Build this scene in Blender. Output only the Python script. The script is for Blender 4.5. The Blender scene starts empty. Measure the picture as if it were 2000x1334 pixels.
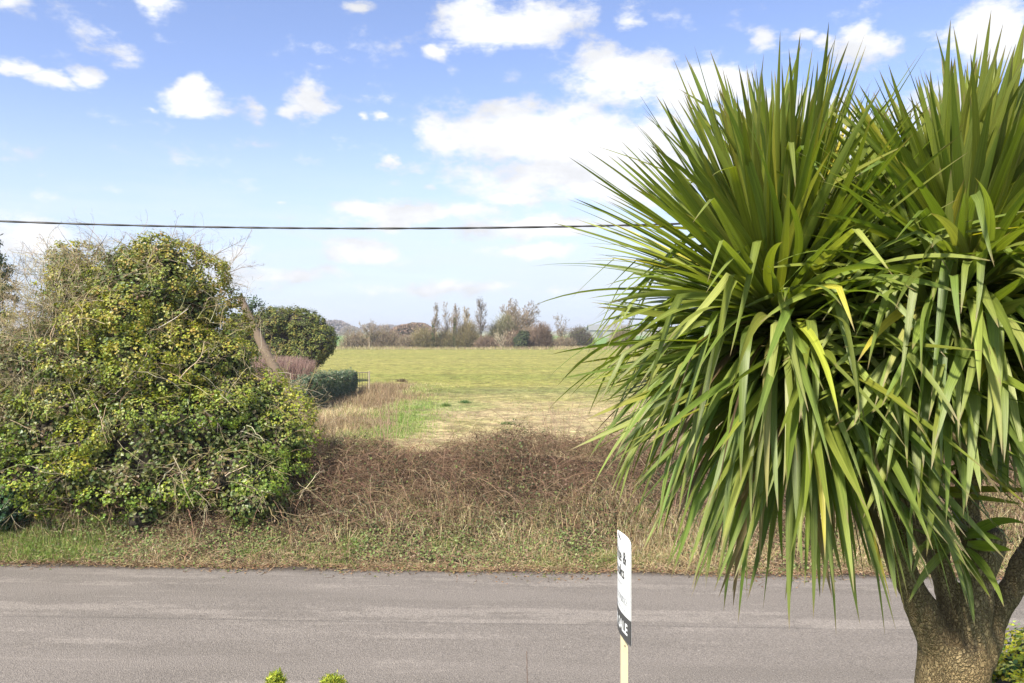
import bpy, bmesh, math, random
import numpy as np
from mathutils import Vector
R = math.radians
scn = bpy.context.scene
H = 4.2            # eye height: first-floor window
F = 1500.0         # focal length in pixels of the 2000 px wide photograph

# ------------------------------------------------------------------ camera
cam = bpy.data.cameras.new('camera')
camo = bpy.data.objects.new('camera', cam)
scn.collection.objects.link(camo)
scn.camera = camo
camo.location = (0, 0, H)
camo.rotation_euler = (R(90), 0, 0)
cam.sensor_width = 36
cam.lens = 36 * F / 2000
cam.shift_y = -22 / 2000
cam.clip_end = 6000
cam.clip_start = 0.05
scn.render.resolution_x = 1024
scn.render.resolution_y = 683

SUN_EL, SUN_AZ = R(46), R(214)      # azimuth clockwise from +Y (view direction): behind, a little left
# ------------------------------------------------------------------ colour
scn.view_settings.view_transform = 'Standard'
scn.view_settings.look = 'None'
scn.view_settings.gamma = 1
scn.view_settings.exposure = 1.2
scn.cycles.max_bounces = 8
scn.cycles.transparent_max_bounces = 8


class NT:
    """tiny node builder"""
    def __init__(s, tree):
        s.t = tree
        s.n = tree.nodes
        s.l = tree.links

    def new(s, typ, ins=None, **kw):
        n = s.n.new(typ)
        for k, v in kw.items():
            setattr(n, k, v)
        for k, v in (ins or {}).items():
            if isinstance(v, bpy.types.NodeSocket):
                s.l.new(v, n.inputs[k])
            else:
                n.inputs[k].default_value = v
        return n

    def m(s, op, a, b=0.0, c=0.0, clamp=False):
        n = s.new('ShaderNodeMath', {0: a, 1: b, 2: c}, operation=op)
        n.use_clamp = clamp
        return n.outputs[0]

    def ss(s, x, lo, hi):      # smoothstep
        n = s.new('ShaderNodeMapRange', {'Value': x, 'From Min': lo, 'From Max': hi})
        n.interpolation_type = 'SMOOTHSTEP'
        return n.outputs[0]

    def noise(s, vec, scale, detail=4, rough=0.55, out=0):
        n = s.new('ShaderNodeTexNoise', {'Scale': scale, 'Detail': detail, 'Roughness': rough})
        if vec is not None:
            s.l.new(vec, n.inputs['Vector'])
        return n.outputs[out]

    def mix(s, f, a, b, blend='MIX'):
        n = s.new('ShaderNodeMix', data_type='RGBA', blend_type=blend)
        for i, v in ((0, f), (6, a), (7, b)):
            if isinstance(v, bpy.types.NodeSocket):
                s.l.new(v, n.inputs[i])
            else:
                n.inputs[i].default_value = v if i == 0 else (*v[:3], 1)
        return n.outputs[2]


# ------------------------------------------------------------------ world
world = bpy.data.worlds.new('World')
scn.world = world
world.use_nodes = True
w = NT(world.node_tree)
bg = w.n['Background']
bg.inputs['Strength'].default_value = 0.092
sky = w.new('ShaderNodeTexSky', sky_type='NISHITA')
sky.sun_disc = False
sky.sun_elevation = SUN_EL
sky.sun_rotation = SUN_AZ
sky.air_density = 1.0
sky.dust_density = 0.6
sky.ozone_density = 2.0
gen = w.new('ShaderNodeTexCoord').outputs['Generated']
sp = w.new('ShaderNodeSeparateXYZ', {0: gen})
az = w.m('ARCTAN2', sp.outputs[0], sp.outputs[1])
el = w.m('ARCSINE', sp.outputs[2])
pv = w.new('ShaderNodeCombineXYZ', {0: az, 1: el, 2: 0.0}).outputs[0]
stretch = w.new('ShaderNodeVectorMath', {0: gen, 1: (1.0, 1.0, 1.9)}, operation='MULTIPLY').outputs[0]
wn = w.noise(stretch, 7.0, 5, 0.6, 1)
wv = w.new('ShaderNodeVectorMath', {0: wn, 1: (0.5, 0.5, 0.5)}, operation='SUBTRACT').outputs[0]
wv = w.new('ShaderNodeVectorMath', {0: wv, 1: (0.10, 0.055, 0.0)}, operation='MULTIPLY').outputs[0]
pw = w.new('ShaderNodeVectorMath', {0: pv, 1: wv}, operation='ADD').outputs[0]
CL = [(985, 45, 150, 46, 1), (915, 35, 75, 38, 1), (1080, 50, 60, 45, .9), (865, 95, 24, 17, .8), (1235, 32, 36, 26, .7),
      (310, 12, 66, 34, .9), (15, 8, 60, 20, .8), (705, 8, 45, 14, .6), (30, 130, 48, 20, .9), (85, 150, 52, 22, 1),
      (155, 150, 42, 26, 1), (385, 203, 78, 30, 1), (392, 180, 38, 24, 1), (298, 208, 28, 15, .6), (505, 215, 36, 26, .65),
      (606, 203, 46, 38, 1.05), (575, 222, 40, 16, 1), (732, 235, 16, 14, .7), (700, 232, 12, 9, .6),
      (1240, 150, 135, 50, 1), (1175, 130, 60, 44, 1), (1400, 150, 80, 50, 1.05), (1340, 178, 90, 32, 1),
      (1030, 275, 240, 60, 1.1), (860, 272, 90, 46, 1.1), (1150, 272, 170, 52, 1.15), (1270, 300, 190, 90, 1.15),
      (1080, 335, 240, 55, .85), (1140, 370, 190, 45, .85), (1500, 280, 230, 90, 1), (1505, 80, 42, 26, .9), (1700, 98, 62, 42, 1.1),
      (1690, 72, 40, 26, 1.1), (1915, 82, 90, 55, 1.1), (2010, 100, 60, 50, 1), (1580, 75, 22, 10, .6), (1622, 78, 20, 11, .6),
      (790, 422, 215, 26, 1.15), (1060, 448, 190, 22, .95), (690, 482, 80, 26, 1.1), (1030, 494, 100, 14, .95),
      (1010, 396, 55, 13, 1), (750, 320, 20, 10, .7), (550, 398, 22, 8, .7), (70, 468, 120, 36, .95), (400, 500, 95, 24, .85),
      (570, 530, 150, 18, .8), (300, 540, 300, 16, .6), (900, 560, 260, 14, .6), (835, 370, 20, 12, .5), (1650, 250, 120, 50, .8), (1850, 230, 160, 70, .8)]
dens = None
for (cx, cy, rx, ry, s_) in CL:
    dx, dz = (cx - 1000) / F, (645 - cy) / F
    a0 = math.atan(dx)
    e0 = math.atan(dz / math.sqrt(1 + dx * dx))
    k = 1 / (1 + dx * dx)
    ra = rx / F * k * 1.34
    re = ry / F * math.sqrt(k) * 1.34
    d = w.new('ShaderNodeVectorMath', {0: pw, 1: (a0, e0, 0)}, operation='SUBTRACT').outputs[0]
    d = w.new('ShaderNodeVectorMath', {0: d, 1: (1 / ra, 1 / re, 0)}, operation='MULTIPLY').outputs[0]
    ln = w.new('ShaderNodeVectorMath', {0: d}, operation='LENGTH').outputs['Value']
    v = w.m('MULTIPLY_ADD', ln, -s_, s_)
    dens = v if dens is None else w.m('SMOOTH_MAX', dens, v, 0.12)
fb = w.noise(stretch, 16.0, 9, 0.62)
fbig = w.noise(stretch, 3.2, 6, 0.6)
# the rest of the sky dome, off to the sides and behind: noise-driven fair-weather cumulus
side = w.ss(w.m('ABSOLUTE', az), 0.72, 0.95)
up = w.ss(el, 0.48, 0.6)
rest = w.m('MULTIPLY', w.m('MAXIMUM', side, up), w.m('MULTIPLY_ADD', fbig, 6.0, -3.0))
dens = w.m('MAXIMUM', dens, rest)
dens2 = w.m('ADD', dens, w.m('MULTIPLY_ADD', fb, 2.1, -1.07))
alpha = w.ss(dens2, 0.08, 0.64)
# thin veil towards the horizon
streak = w.new('ShaderNodeVectorMath', {0: gen, 1: (1.0, 1.0, 7.0)}, operation='MULTIPLY').outputs[0]
vn = w.noise(streak, 4.5, 6, 0.6)
veil = w.m('MULTIPLY', w.ss(el, 0.24, 0.03), w.ss(vn, 0.36, 0.66))
veil = w.m('MULTIPLY_ADD', veil, 0.2, w.m('MULTIPLY', w.ss(el, 0.30, 0.01), 0.80), clamp=True)
skyc = w.mix(1.0, sky.outputs[0], (1.12, 1.01, 1.12), 'MULTIPLY')
lum = w.m('MULTIPLY_ADD', w.ss(dens, 0.1, 1.0), 0.5, 4.7)
shade = w.noise(stretch, 9.0, 5, 0.6)
lum = w.m('MULTIPLY', lum, w.m('MULTIPLY_ADD', w.ss(shade, .34, .62), 0.24, 0.85))
cloudc = w.new('ShaderNodeVectorMath', {0: (0.97, 0.985, 1.03), 'Scale': lum}, operation='SCALE').outputs[0]
c1 = w.mix(veil, skyc, (3.5, 4.1, 5.05))
c1 = w.mix(w.m('MULTIPLY', w.ss(vn, 0.42, 0.62), w.m('MULTIPLY', w.ss(el, 0.24, 0.03), 0.35)), c1, (4.7, 5.0, 5.3))
c2 = w.mix(alpha, c1, cloudc)
w.l.new(c2, bg.inputs['Color'])

sl = bpy.data.lights.new('sun', 'SUN')
sl.energy = 4.5
sl.angle = R(4)
sl.color = (1.0, 0.93, 0.80)
so = bpy.data.objects.new('sun', sl)
scn.collection.objects.link(so)
sd = Vector((math.sin(SUN_AZ) * math.cos(SUN_EL), math.cos(SUN_AZ) * math.cos(SUN_EL), math.sin(SUN_EL)))
so.rotation_euler = sd.to_track_quat('Z', 'Y').to_euler()
so.location = sd * 40


# ------------------------------------------------------------------ helpers
def P(px, py, Y):
    return np.array([(px - 1000) / F * Y, Y, H - (py - 645) / F * Y])


def hash3(ix, iy, iz):
    h = (ix * 374761393 + iy * 668265263 + iz * 2147483647 + 12345) & 0xffffffff
    h = ((h ^ (h >> 13)) * 1274126177) & 0xffffffff
    return ((h ^ (h >> 16)) & 0xffff) / 65535.0


def vnoise(p, s=1.0, seed=0):
    """value noise of points (n,3) or (n,2) -> 0..1"""
    p = np.asarray(p, float) * s
    if p.shape[1] == 2:
        p = np.c_[p, np.zeros(len(p))]
    i = np.floor(p).astype(np.int64)
    f = p - i
    f = f * f * (3 - 2 * f)
    r = 0
    for dx in (0, 1):
        for dy in (0, 1):
            for dz in (0, 1):
                wgt = (f[:, 0] if dx else 1 - f[:, 0]) * (f[:, 1] if dy else 1 - f[:, 1]) * (f[:, 2] if dz else 1 - f[:, 2])
                r = r + wgt * hash3(i[:, 0] + dx + seed * 17, i[:, 1] + dy + seed * 31, i[:, 2] + dz)
    return r


def fbm(p, s=1.0, seed=0, o=3):
    return sum(vnoise(p, s * 2 ** k, seed + k) / 2 ** k for k in range(o)) / (2 - 2 ** (1 - o))


def norm(v):
    return v / np.maximum(np.linalg.norm(v, axis=-1, keepdims=True), 1e-9)


def randdir(rng, n):
    return norm(rng.normal(size=(n, 3)))


def tag(o, label=None, cat=None, group=None, kind=None):
    if label: o['label'] = label
    if cat: o['category'] = cat
    if group: o['group'] = group
    if kind: o['kind'] = kind
    return o


def empty(name, loc, label, cat, group=None):
    o = bpy.data.objects.new(name, None)
    o.empty_display_size = 0.2
    scn.collection.objects.link(o)
    o.location = loc
    return tag(o, label, cat, group)


def link(name, me, parent=None):
    o = bpy.data.objects.new(name, me)
    scn.collection.objects.link(o)
    if parent is not None:
        o.parent = parent
        o.matrix_parent_inverse.identity()
        o.location = -Vector(parent.location)
    return o


def mesh(name, parts, mat, parent=None, smooth=False):
    """parts: list of (V (n,3), F (m,k), C (n,3|4) or None) -> one object; geometry given in world space"""
    vs, fl, lt, cols = [], [], [], []
    off = 0
    anyc = any(p[2] is not None for p in parts)
    for V, Fc, C in parts:
        V = np.asarray(V, float)
        Fc = np.asarray(Fc, np.int64)
        vs.append(V)
        fl.append((Fc + off).ravel())
        lt.append(np.full(len(Fc), Fc.shape[1]))
        if anyc:
            c = np.ones((len(V), 4))
            if C is not None:
                C = np.asarray(C, float)
                c[:, :C.shape[1]] = C
            cols.append(c)
        off += len(V)
    V = np.concatenate(vs); L = np.concatenate(fl); T = np.concatenate(lt)
    me = bpy.data.meshes.new(name)
    me.vertices.add(len(V))
    me.vertices.foreach_set('co', V.astype(np.float32).ravel())
    me.loops.add(len(L))
    me.loops.foreach_set('vertex_index', L.astype(np.int32))
    me.polygons.add(len(T))
    st = np.concatenate([[0], np.cumsum(T)[:-1]])
    me.polygons.foreach_set('loop_start', st.astype(np.int32))
    me.polygons.foreach_set('loop_total', T.astype(np.int32))
    if anyc:
        a = me.attributes.new('tint', 'FLOAT_COLOR', 'POINT')
        a.data.foreach_set('color', np.concatenate(cols).astype(np.float32).ravel())
    me.polygons.foreach_set('use_smooth', np.full(len(T), smooth))
    me.update(calc_edges=True)
    me.materials.append(mat)
    return link(name, me, parent)


def pick(rng, n, pal, wts=None, jit=0.15):
    pal = np.array(pal, float)
    wts = None if wts is None else np.array(wts) / np.sum(wts)
    c = pal[rng.choice(len(pal), n, p=wts)]
    return np.clip(c * (1 + jit * rng.normal(size=(n, 1))) * (1 + 0.05 * rng.normal(size=(n, 3))), 0.004, 0.9)


def leaves(rng, pos, nrm, size, col, wr=0.42, fold=0.12, along=None):
    """folded rhombic leaves, two triangles each"""
    n = len(pos)
    nrm = norm(nrm)
    if along is None:
        along = randdir(rng, n)
    a = norm(along - nrm * np.sum(along * nrm, 1, keepdims=True))
    b = np.cross(nrm, a)
    s = np.broadcast_to(np.asarray(size, float), (n,))[:, None]
    V = np.empty((n, 4, 3))
    V[:, 0] = pos - a * s * 0.5
    V[:, 1] = pos - a * s * 0.08 - b * s * wr + nrm * s * fold
    V[:, 2] = pos + a * s * 0.5
    V[:, 3] = pos - a * s * 0.08 + b * s * wr + nrm * s * fold
    i = np.arange(n)[:, None] * 4
    Fc = np.concatenate([i + [0, 1, 2], i + [0, 2, 3]])
    return V.reshape(-1, 3), Fc, np.repeat(col, 4, 0)


def blades(rng, base, h, wd, lean, col, tipcol=None):
    """grass blades: bent tapering strips (3 tris). lean (n,3) horizontal offset of the tip"""
    n = len(base)
    h = np.broadcast_to(h, (n,))[:, None]; wd = np.broadcast_to(wd, (n,))[:, None]
    a = rng.uniform(0, 2 * np.pi, n)
    s = np.c_[np.cos(a), np.sin(a), np.zeros(n)]
    up = np.array([[0, 0, 1.0]])
    mid = base + up * h * 0.6 + lean * 0.35
    tip = base + up * h * (1 - 0.25 * np.clip(np.linalg.norm(lean, axis=1, keepdims=True) / np.maximum(h, 1e-3), 0, 1.6)) + lean
    V = np.empty((n, 5, 3))
    V[:, 0] = base - s * wd / 2; V[:, 1] = base + s * wd / 2
    V[:, 2] = mid - s * wd * 0.4; V[:, 3] = mid + s * wd * 0.4
    V[:, 4] = tip
    i = np.arange(n)[:, None] * 5
    Fc = np.concatenate([i + [0, 1, 3], i + [0, 3, 2], i + [2, 3, 4]])
    c = np.repeat(col, 5, 0)
    if tipcol is not None:
        c = c.reshape(n, 5, 3).copy(); c[:, 4] = tipcol; c[:, 2:4] = c[:, 2:4] * .5 + tipcol[:, None] * .5; c = c.reshape(-1, 3)
    return V.reshape(-1, 3), Fc, c


def strands(pl, rad, col=None, sides=3):
    """pl (n,m,3) polylines, rad (n,m) -> tubes"""
    n, m, _ = pl.shape
    d = norm(pl[:, -1] - pl[:, 0])
    ref = np.where(np.abs(d[:, 2:3]) < 0.8, [[0, 0, 1.0]], [[1.0, 0, 0]])
    u = norm(np.cross(d, ref)); v = np.cross(d, u)
    ang = np.arange(sides) * 2 * np.pi / sides
    ring = np.cos(ang)[None, :, None] * u[:, None] + np.sin(ang)[None, :, None] * v[:, None]
    V = pl[:, :, None, :] + ring[:, None] * rad[:, :, None, None]
    i = (np.arange(n) * m * sides)[:, None, None, None]
    j = (np.arange(m - 1) * sides)[None, :, None, None]
    k = np.arange(sides); k2 = (k + 1) % sides
    q = np.stack([k, k2, k2 + sides, k + sides], -1)[None, None]
    Fc = (i + j + q).reshape(-1, 4)
    C = None if col is None else np.repeat(col, m * sides, 0)
    return V.reshape(-1, 3), Fc, C


def grow(rng, start, dirs, length, r0, m=5, wob=0.15, grav=0.0, tip=0.35):
    """wobbly polylines"""
    n = len(start)
    length = np.broadcast_to(length, (n,)); r0 = np.broadcast_to(r0, (n,))
    pl = np.empty((n, m, 3)); pl[:, 0] = start
    d = norm(dirs)
    for k in range(1, m):
        d = norm(d + rng.normal(size=(n, 3)) * wob + np.array([[0, 0, grav]]))
        pl[:, k] = pl[:, k - 1] + d * (length / (m - 1))[:, None]
    rad = r0[:, None] * np.linspace(1, tip, m)[None]
    return pl, rad


def children(rng, pl, rad, nch, lr, ang, rr=0.55, t0=0.25, m=5, wob=0.12, grav=0.05, lengths=None, tip=0.35):
    n, mm, _ = pl.shape
    L = np.linalg.norm(np.diff(pl, axis=1), axis=2).sum(1)
    idx = np.repeat(np.arange(n), nch)
    t = rng.uniform(t0, 1.0, len(idx))
    f = t * (mm - 1); k = np.minimum(f.astype(int), mm - 2); f = (f - k)[:, None]
    st = pl[idx, k] * (1 - f) + pl[idx, k + 1] * f
    d = norm(pl[idx, k + 1] - pl[idx, k])
    side = norm(np.cross(d, randdir(rng, len(idx))))
    a = R(1) * (ang + rng.normal(size=len(idx)) * ang * 0.25)
    nd = d * np.cos(a)[:, None] + side * np.sin(a)[:, None]
    ln = L[idx] * lr * (1.25 - 0.7 * t) * rng.uniform(0.6, 1.2, len(idx))
    rr_ = rad[idx, k] * rr * rng.uniform(0.7, 1, len(idx))
    return grow(rng, st, nd, ln, rr_, m, wob, grav, tip)


# ------------------------------------------------------------------ materials
def material(name):
    mt = bpy.data.materials.new(name)
    mt.use_nodes = True
    t = NT(mt.node_tree)
    return mt, t, t.n['Principled BSDF'], t.n['Material Output']


def tint_mat(name, rough=0.6, trans=0.0, spec=0.3, var=0.25, vscale=6.0, boost=1.4):
    mt, t, b, out = material(name)
    at = t.new('ShaderNodeAttribute', attribute_name='tint')
    nz = t.noise(t.new('ShaderNodeNewGeometry').outputs['Position'], vscale, 3)
    f = t.m('MULTIPLY_ADD', nz, 2 * var, 1 - var)
    c = t.new('ShaderNodeVectorMath', {0: at.outputs['Color'], 'Scale': f}, operation='SCALE').outputs[0]
    t.l.new(c, b.inputs['Base Color'])
    b.inputs['Roughness'].default_value = rough
    b.inputs['Specular IOR Level'].default_value = spec
    if trans > 0:
        tc = t.mix(1.0, c, (boost, boost * 1.05, 0.6), 'MULTIPLY')
        tr = t.new('ShaderNodeBsdfTranslucent', {'Color': tc})
        mx = t.new('ShaderNodeMixShader', {0: trans, 1: b.outputs[0], 2: tr.outputs[0]})
        t.l.new(mx.outputs[0], out.inputs['Surface'])
    return mt


M_ivy = tint_mat('ivy_leaf', 0.42, 0.28, 0.4)
M_foliage = tint_mat('foliage', 0.6, 0.2, 0.25)
M_grass = tint_mat('grass_blade', 0.65, 0.3, 0.2)
M_dry = tint_mat('dry_stem', 0.8, 0.12, 0.1, boost=1.1)
M_twig = tint_mat('twig_bark', 0.85, 0.0, 0.15, 0.2, 12)


def plain(name, col, rough=0.6, bump=0.0, bscale=40, var=0.15, metal=0):
    mt, t, b, out = material(name)
    pos = t.new('ShaderNodeTexCoord').outputs['Object']
    nz = t.noise(pos, bscale * 0.3, 5)
    c = t.mix(nz, [x * (1 - var) for x in col], [min(1, x * (1 + var)) for x in col])
    t.l.new(c, b.inputs['Base Color'])
    b.inputs['Roughness'].default_value = rough
    b.inputs['Metallic'].default_value = metal
    if bump:
        bp = t.new('ShaderNodeBump', {'Strength': 0.6, 'Distance': bump, 'Height': t.noise(pos, bscale, 5)})
        t.l.new(bp.outputs[0], b.inputs['Normal'])
    return mt


# ------------------------------------------------------------------ ground
def edge_y(x):        # far edge of the carriageway
    return 13.42 - 0.040 * x + .045 * np.sin(x * 1.3) + .035 * np.sin(x * 3.1 + 1) + .02 * np.sin(x * 7.7)


def bank(x, y):
    """earth bank under the brambles"""
    s = y - edge_y(x)
    s = np.where(s > 0.8, s + np.clip((s - .8) / 1.5, 0, 1) * (1.3 * (vnoise(np.c_[x, x * 0], 0.55, 81) - .5) + .7 * (vnoise(np.c_[x, y], 1.5, 82) - .5)), s)
    n = vnoise(np.c_[x, y], 0.35, 3)
    n2 = vnoise(np.c_[x, y], 1.1, 5)
    top = 1.12 + 0.35 * (n - .5)
    up = np.clip((s - 0.7) / 3.0, 0, 1); up = up * up * (3 - 2 * up)
    dn = np.clip((s - 4.6) / 4.5, 0, 1); dn = dn * dn * (3 - 2 * dn)
    h = top * up * (1 - dn) + 0.10 * (n2 - .5) * np.clip(s / 1.0, 0, 1)
    low = 0.05 * np.clip(s / 0.3, 0, 1)
    return np.where(s > 0, h + low, 0.0)


def zones(x, y):
    """colour of the open ground, linear"""
    p = np.c_[x, y]
    n1 = fbm(p, 0.08, 11); n2 = fbm(p, 0.5, 12); n3 = fbm(np.c_[x * .25, y * 2.0], 0.12, 13)
    straw = np.array([0.355, 0.275, 0.155]); gy = np.array([0.255, 0.232, 0.07]); gr = np.array([0.145, 0.20, 0.06])
    soil = np.array([0.20, 0.155, 0.09]); dark = np.array([0.10, 0.13, 0.04])
    far = np.clip((y + 10 * (n1 - .5) + 10 * (n3 - .5) - 43) / 9, 0, 1)[:, None]
    c = straw * (1 - far) + gy * far
    k = np.clip((n2 - .52) * 5, 0, 1)[:, None] * (1 - far) * 0.45
    c = c * (1 - k) + gy * k
    k = np.clip((n3 - .52) * 5, 0, 1)[:, None] * far * 0.5
    c = c * (1 - k) + np.array([0.17, 0.19, 0.045]) * k
    k = np.clip((n1 - .56) * 6, 0, 1)[:, None] * far * 0.4 * np.clip((120 - y) / 60, 0, 1)[:, None]
    c = c * (1 - k) + straw * k
    # darker green strip where the sown crop starts
    k = (np.exp(-((y + 3 * (n2 - .5) - 52) / 3.5) ** 2) * 0.5)[:, None]
    c = c * (1 - k) + dark * k
    # lush patch beside the dry grass
    k = np.clip(1.25 - (np.hypot((x + 5.2) / 1.5, (y - 35) / 9.0)) + 0.9 * (n2 - .5), 0, 1)[:, None] * 0.9
    c = c * (1 - k) + gr * k
    k = np.clip(1.2 - np.hypot((x + 4.6) / 3.5, (y - 42) / 3.5) + .9 * (n2 - .5), 0, 1)[:, None] * 0.7
    c = c * (1 - k) + gr * k
    # under the dry grass
    k = (np.clip((-5.3 - x + 2.5 * (n2 - .5)) / 2.5, 0, 1) * np.clip((60 - y) / 6, 0, 1))[:, None]
    c = c * (1 - k) + np.array([0.22, 0.17, 0.09]) * k
    # headland green strip before hedgerow
    k = np.clip((y - 158) / 8, 0, 1)[:, None] * np.clip((186 - y) / 3, 0, 1)[:, None]
    c = c * (1 - k * .8) + np.array([0.17, 0.21, 0.06]) * k * .8
    # beyond the hedgerow: pale green winter wheat
    k = np.clip((y - 190) / 5, 0, 1)[:, None]
    c = c * (1 - k) + np.array([0.16, 0.25, 0.08]) * k
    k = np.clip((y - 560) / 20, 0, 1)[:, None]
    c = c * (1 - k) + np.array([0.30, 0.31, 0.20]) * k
    # bank soil and verge
    s = y - edge_y(x)
    k = (np.clip(s / .2, 0, 1) * np.clip((10 - s) / 2, 0, 1))[:, None]
    c = c * (1 - k) + np.array([0.075, 0.055, 0.035]) * k
    k = (s < -5.3)[:, None] * 1.0
    c = c * (1 - k) + np.array([0.09, 0.13, 0.04]) * k
    return c


def grid_axis(segs):
    out = []
    for a, b, st in segs:
        out.append(np.arange(a, b, st))
    return np.unique(np.concatenate(out + [[segs[-1][1]]]))


gx = grid_axis([(-2600, -300, 100), (-300, -60, 12), (-60, -14, 2), (-14, 14, 0.35), (14, 60, 2), (60, 300, 12), (300, 2600, 100)])
gy_ = grid_axis([(-60, 6, 6), (6, 30, 0.3), (30, 70, 0.6), (70, 200, 2), (200, 700, 10), (700, 4500, 200)])
X, Y = np.meshgrid(gx, gy_)
xf, yf = X.ravel(), Y.ravel()
Z = bank(xf, yf) + np.where(yf > 25, 0.05 * (fbm(np.c_[xf, yf], 0.15, 9) - .5), 0)
Z = np.where((yf - edge_y(xf) < 0.02), -0.02, Z)
nx, ny = len(gx), len(gy_)
ii = (np.arange(ny - 1)[:, None] * nx + np.arange(nx - 1)[None]).ravel()[:, None]
mt, t, b, out = material('field_ground')
at = t.new('ShaderNodeAttribute', attribute_name='tint').outputs['Color']
pos = t.new('ShaderNodeNewGeometry').outputs['Position']
psq = t.new('ShaderNodeVectorMath', {0: pos, 1: (0.8, 1.0, 1.0)}, operation='MULTIPLY').outputs[0]
n1 = t.noise(pos, 9.0, 8, 0.7)
n2 = t.noise(psq, 0.9, 7, 0.68)
n3 = t.noise(psq, 0.16, 5, 0.6)
f = t.m('MULTIPLY_ADD', t.ss(n1, .3, .7), 0.6, 0.66)
f = t.m('MULTIPLY', f, t.m('MULTIPLY_ADD', t.ss(n2, .32, .68), 0.65, 0.62))
n4 = t.noise(psq, 3.2, 5, 0.75)
f = t.m('MULTIPLY', f, t.m('MULTIPLY_ADD', t.ss(n4, .36, .64), 0.6, 0.68))
f = t.m('MULTIPLY', f, t.m('MULTIPLY_ADD', n3, 0.5, 0.75))
c = t.new('ShaderNodeVectorMath', {0: at, 'Scale': f}, operation='SCALE').outputs[0]
hue = t.ss(t.noise(psq, 2.2, 5, 0.7), 0.42, 0.62)
c = t.mix(t.m('MULTIPLY', hue, 0.35), c, t.mix(1.0, c, (0.72, 1.05, 0.75), 'MULTIPLY'))
t.l.new(c, b.inputs['Base Color'])
b.inputs['Roughness'].default_value = 0.95
b.inputs['Specular IOR Level'].default_value = 0.1
bp = t.new('ShaderNodeBump', {'Strength': 0.8, 'Distance': 0.08, 'Height': t.m('ADD', n1, n2)})
t.l.new(bp.outputs[0], b.inputs['Normal'])
g = mesh('ground', [(np.c_[xf, yf, Z], ii + [0, 1, nx + 1, nx], zones(xf, yf))], mt, smooth=True)
tag(g, kind='structure')

# ------------------------------------------------------------------ road
mt, t, b, out = material('worn_asphalt')
pos = t.new('ShaderNodeNewGeometry').outputs['Position']
rot = t.new('ShaderNodeVectorRotate', {'Vector': pos, 'Angle': R(2.3)}, rotation_type='Z_AXIS').outputs[0]
st1 = t.new('ShaderNodeVectorMath', {0: rot, 1: (0.16, 1.0, 1.0)}, operation='MULTIPLY').outputs[0]
st2 = t.new('ShaderNodeVectorMath', {0: rot, 1: (0.24, 1.9, 1.0)}, operation='MULTIPLY').outputs[0]
grain = t.noise(pos, 48, 6, 0.85)
agg = t.new('ShaderNodeTexVoronoi', {'Scale': 75.0, 'Vector': pos}).outputs['Distance']
band = t.noise(st1, 1.3, 6, 0.6)
patch = t.noise(st2, 1.6, 8, 0.62)
ys = t.new('ShaderNodeSeparateXYZ', {0: rot}).outputs[1]
# dusty pale streaks in two wheel-side lines
l1 = t.m('ABSOLUTE', t.m('SUBTRACT', ys, 11.15)); l2 = t.m('ABSOLUTE', t.m('SUBTRACT', ys, 12.75))
near = t.m('MAXIMUM', t.ss(l1, 0.55, 0.05), t.m('MULTIPLY', t.ss(l2, 0.6, 0.1), 0.6))
brk = t.noise(pos, 7, 7, .75)
dust = t.m('MULTIPLY', t.ss(t.m('ADD', t.m('MULTIPLY_ADD', brk, .35, -.175), t.m('ADD', patch, t.m('MULTIPLY', near, 0.17))), 0.56, 0.70), 0.62)
base = t.mix(t.ss(band, 0.35, 0.65), (0.166, 0.148, 0.130), (0.194, 0.173, 0.153))
base = t.mix(dust, base, (0.262, 0.234, 0.206))
seam = t.m('ABSOLUTE', t.m('SUBTRACT', t.m('ADD', ys, t.m('MULTIPLY', patch, 0.12)), 10.90))
base = t.mix(t.m('MULTIPLY', t.ss(seam, 0.035, 0.0), 0.35), base, (0.07, 0.065, 0.06))
gr = t.m('MULTIPLY_ADD', t.ss(grain, 0.35, 0.65), 0.8, 0.6)
base = t.new('ShaderNodeVectorMath', {0: base, 'Scale': gr}, operation='SCALE').outputs[0]
crv = t.new('ShaderNodeVectorMath', {0: pos, 1: t.new('ShaderNodeVectorMath', {0: t.noise(pos, 1.7, 6, .7, 1), 'Scale': .9}, operation='SCALE').outputs[0]}, operation='ADD').outputs[0]
crk_ = t.new('ShaderNodeTexVoronoi', {'Scale': 0.42, 'Vector': crv}, feature='DISTANCE_TO_EDGE').outputs['Distance']
base = t.mix(t.m('MULTIPLY', t.ss(crk_, 0.006, 0.0), t.m('MULTIPLY', t.ss(t.noise(pos, .5, 2), .5, .62), .5)), base, (0.06, 0.055, 0.05))
chip = t.ss(t.noise(pos, 28, 2, 0.5), 0.735, 0.76)
base = t.mix(t.m('MULTIPLY', chip, 0.7), base, (0.40, 0.38, 0.34))
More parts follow.
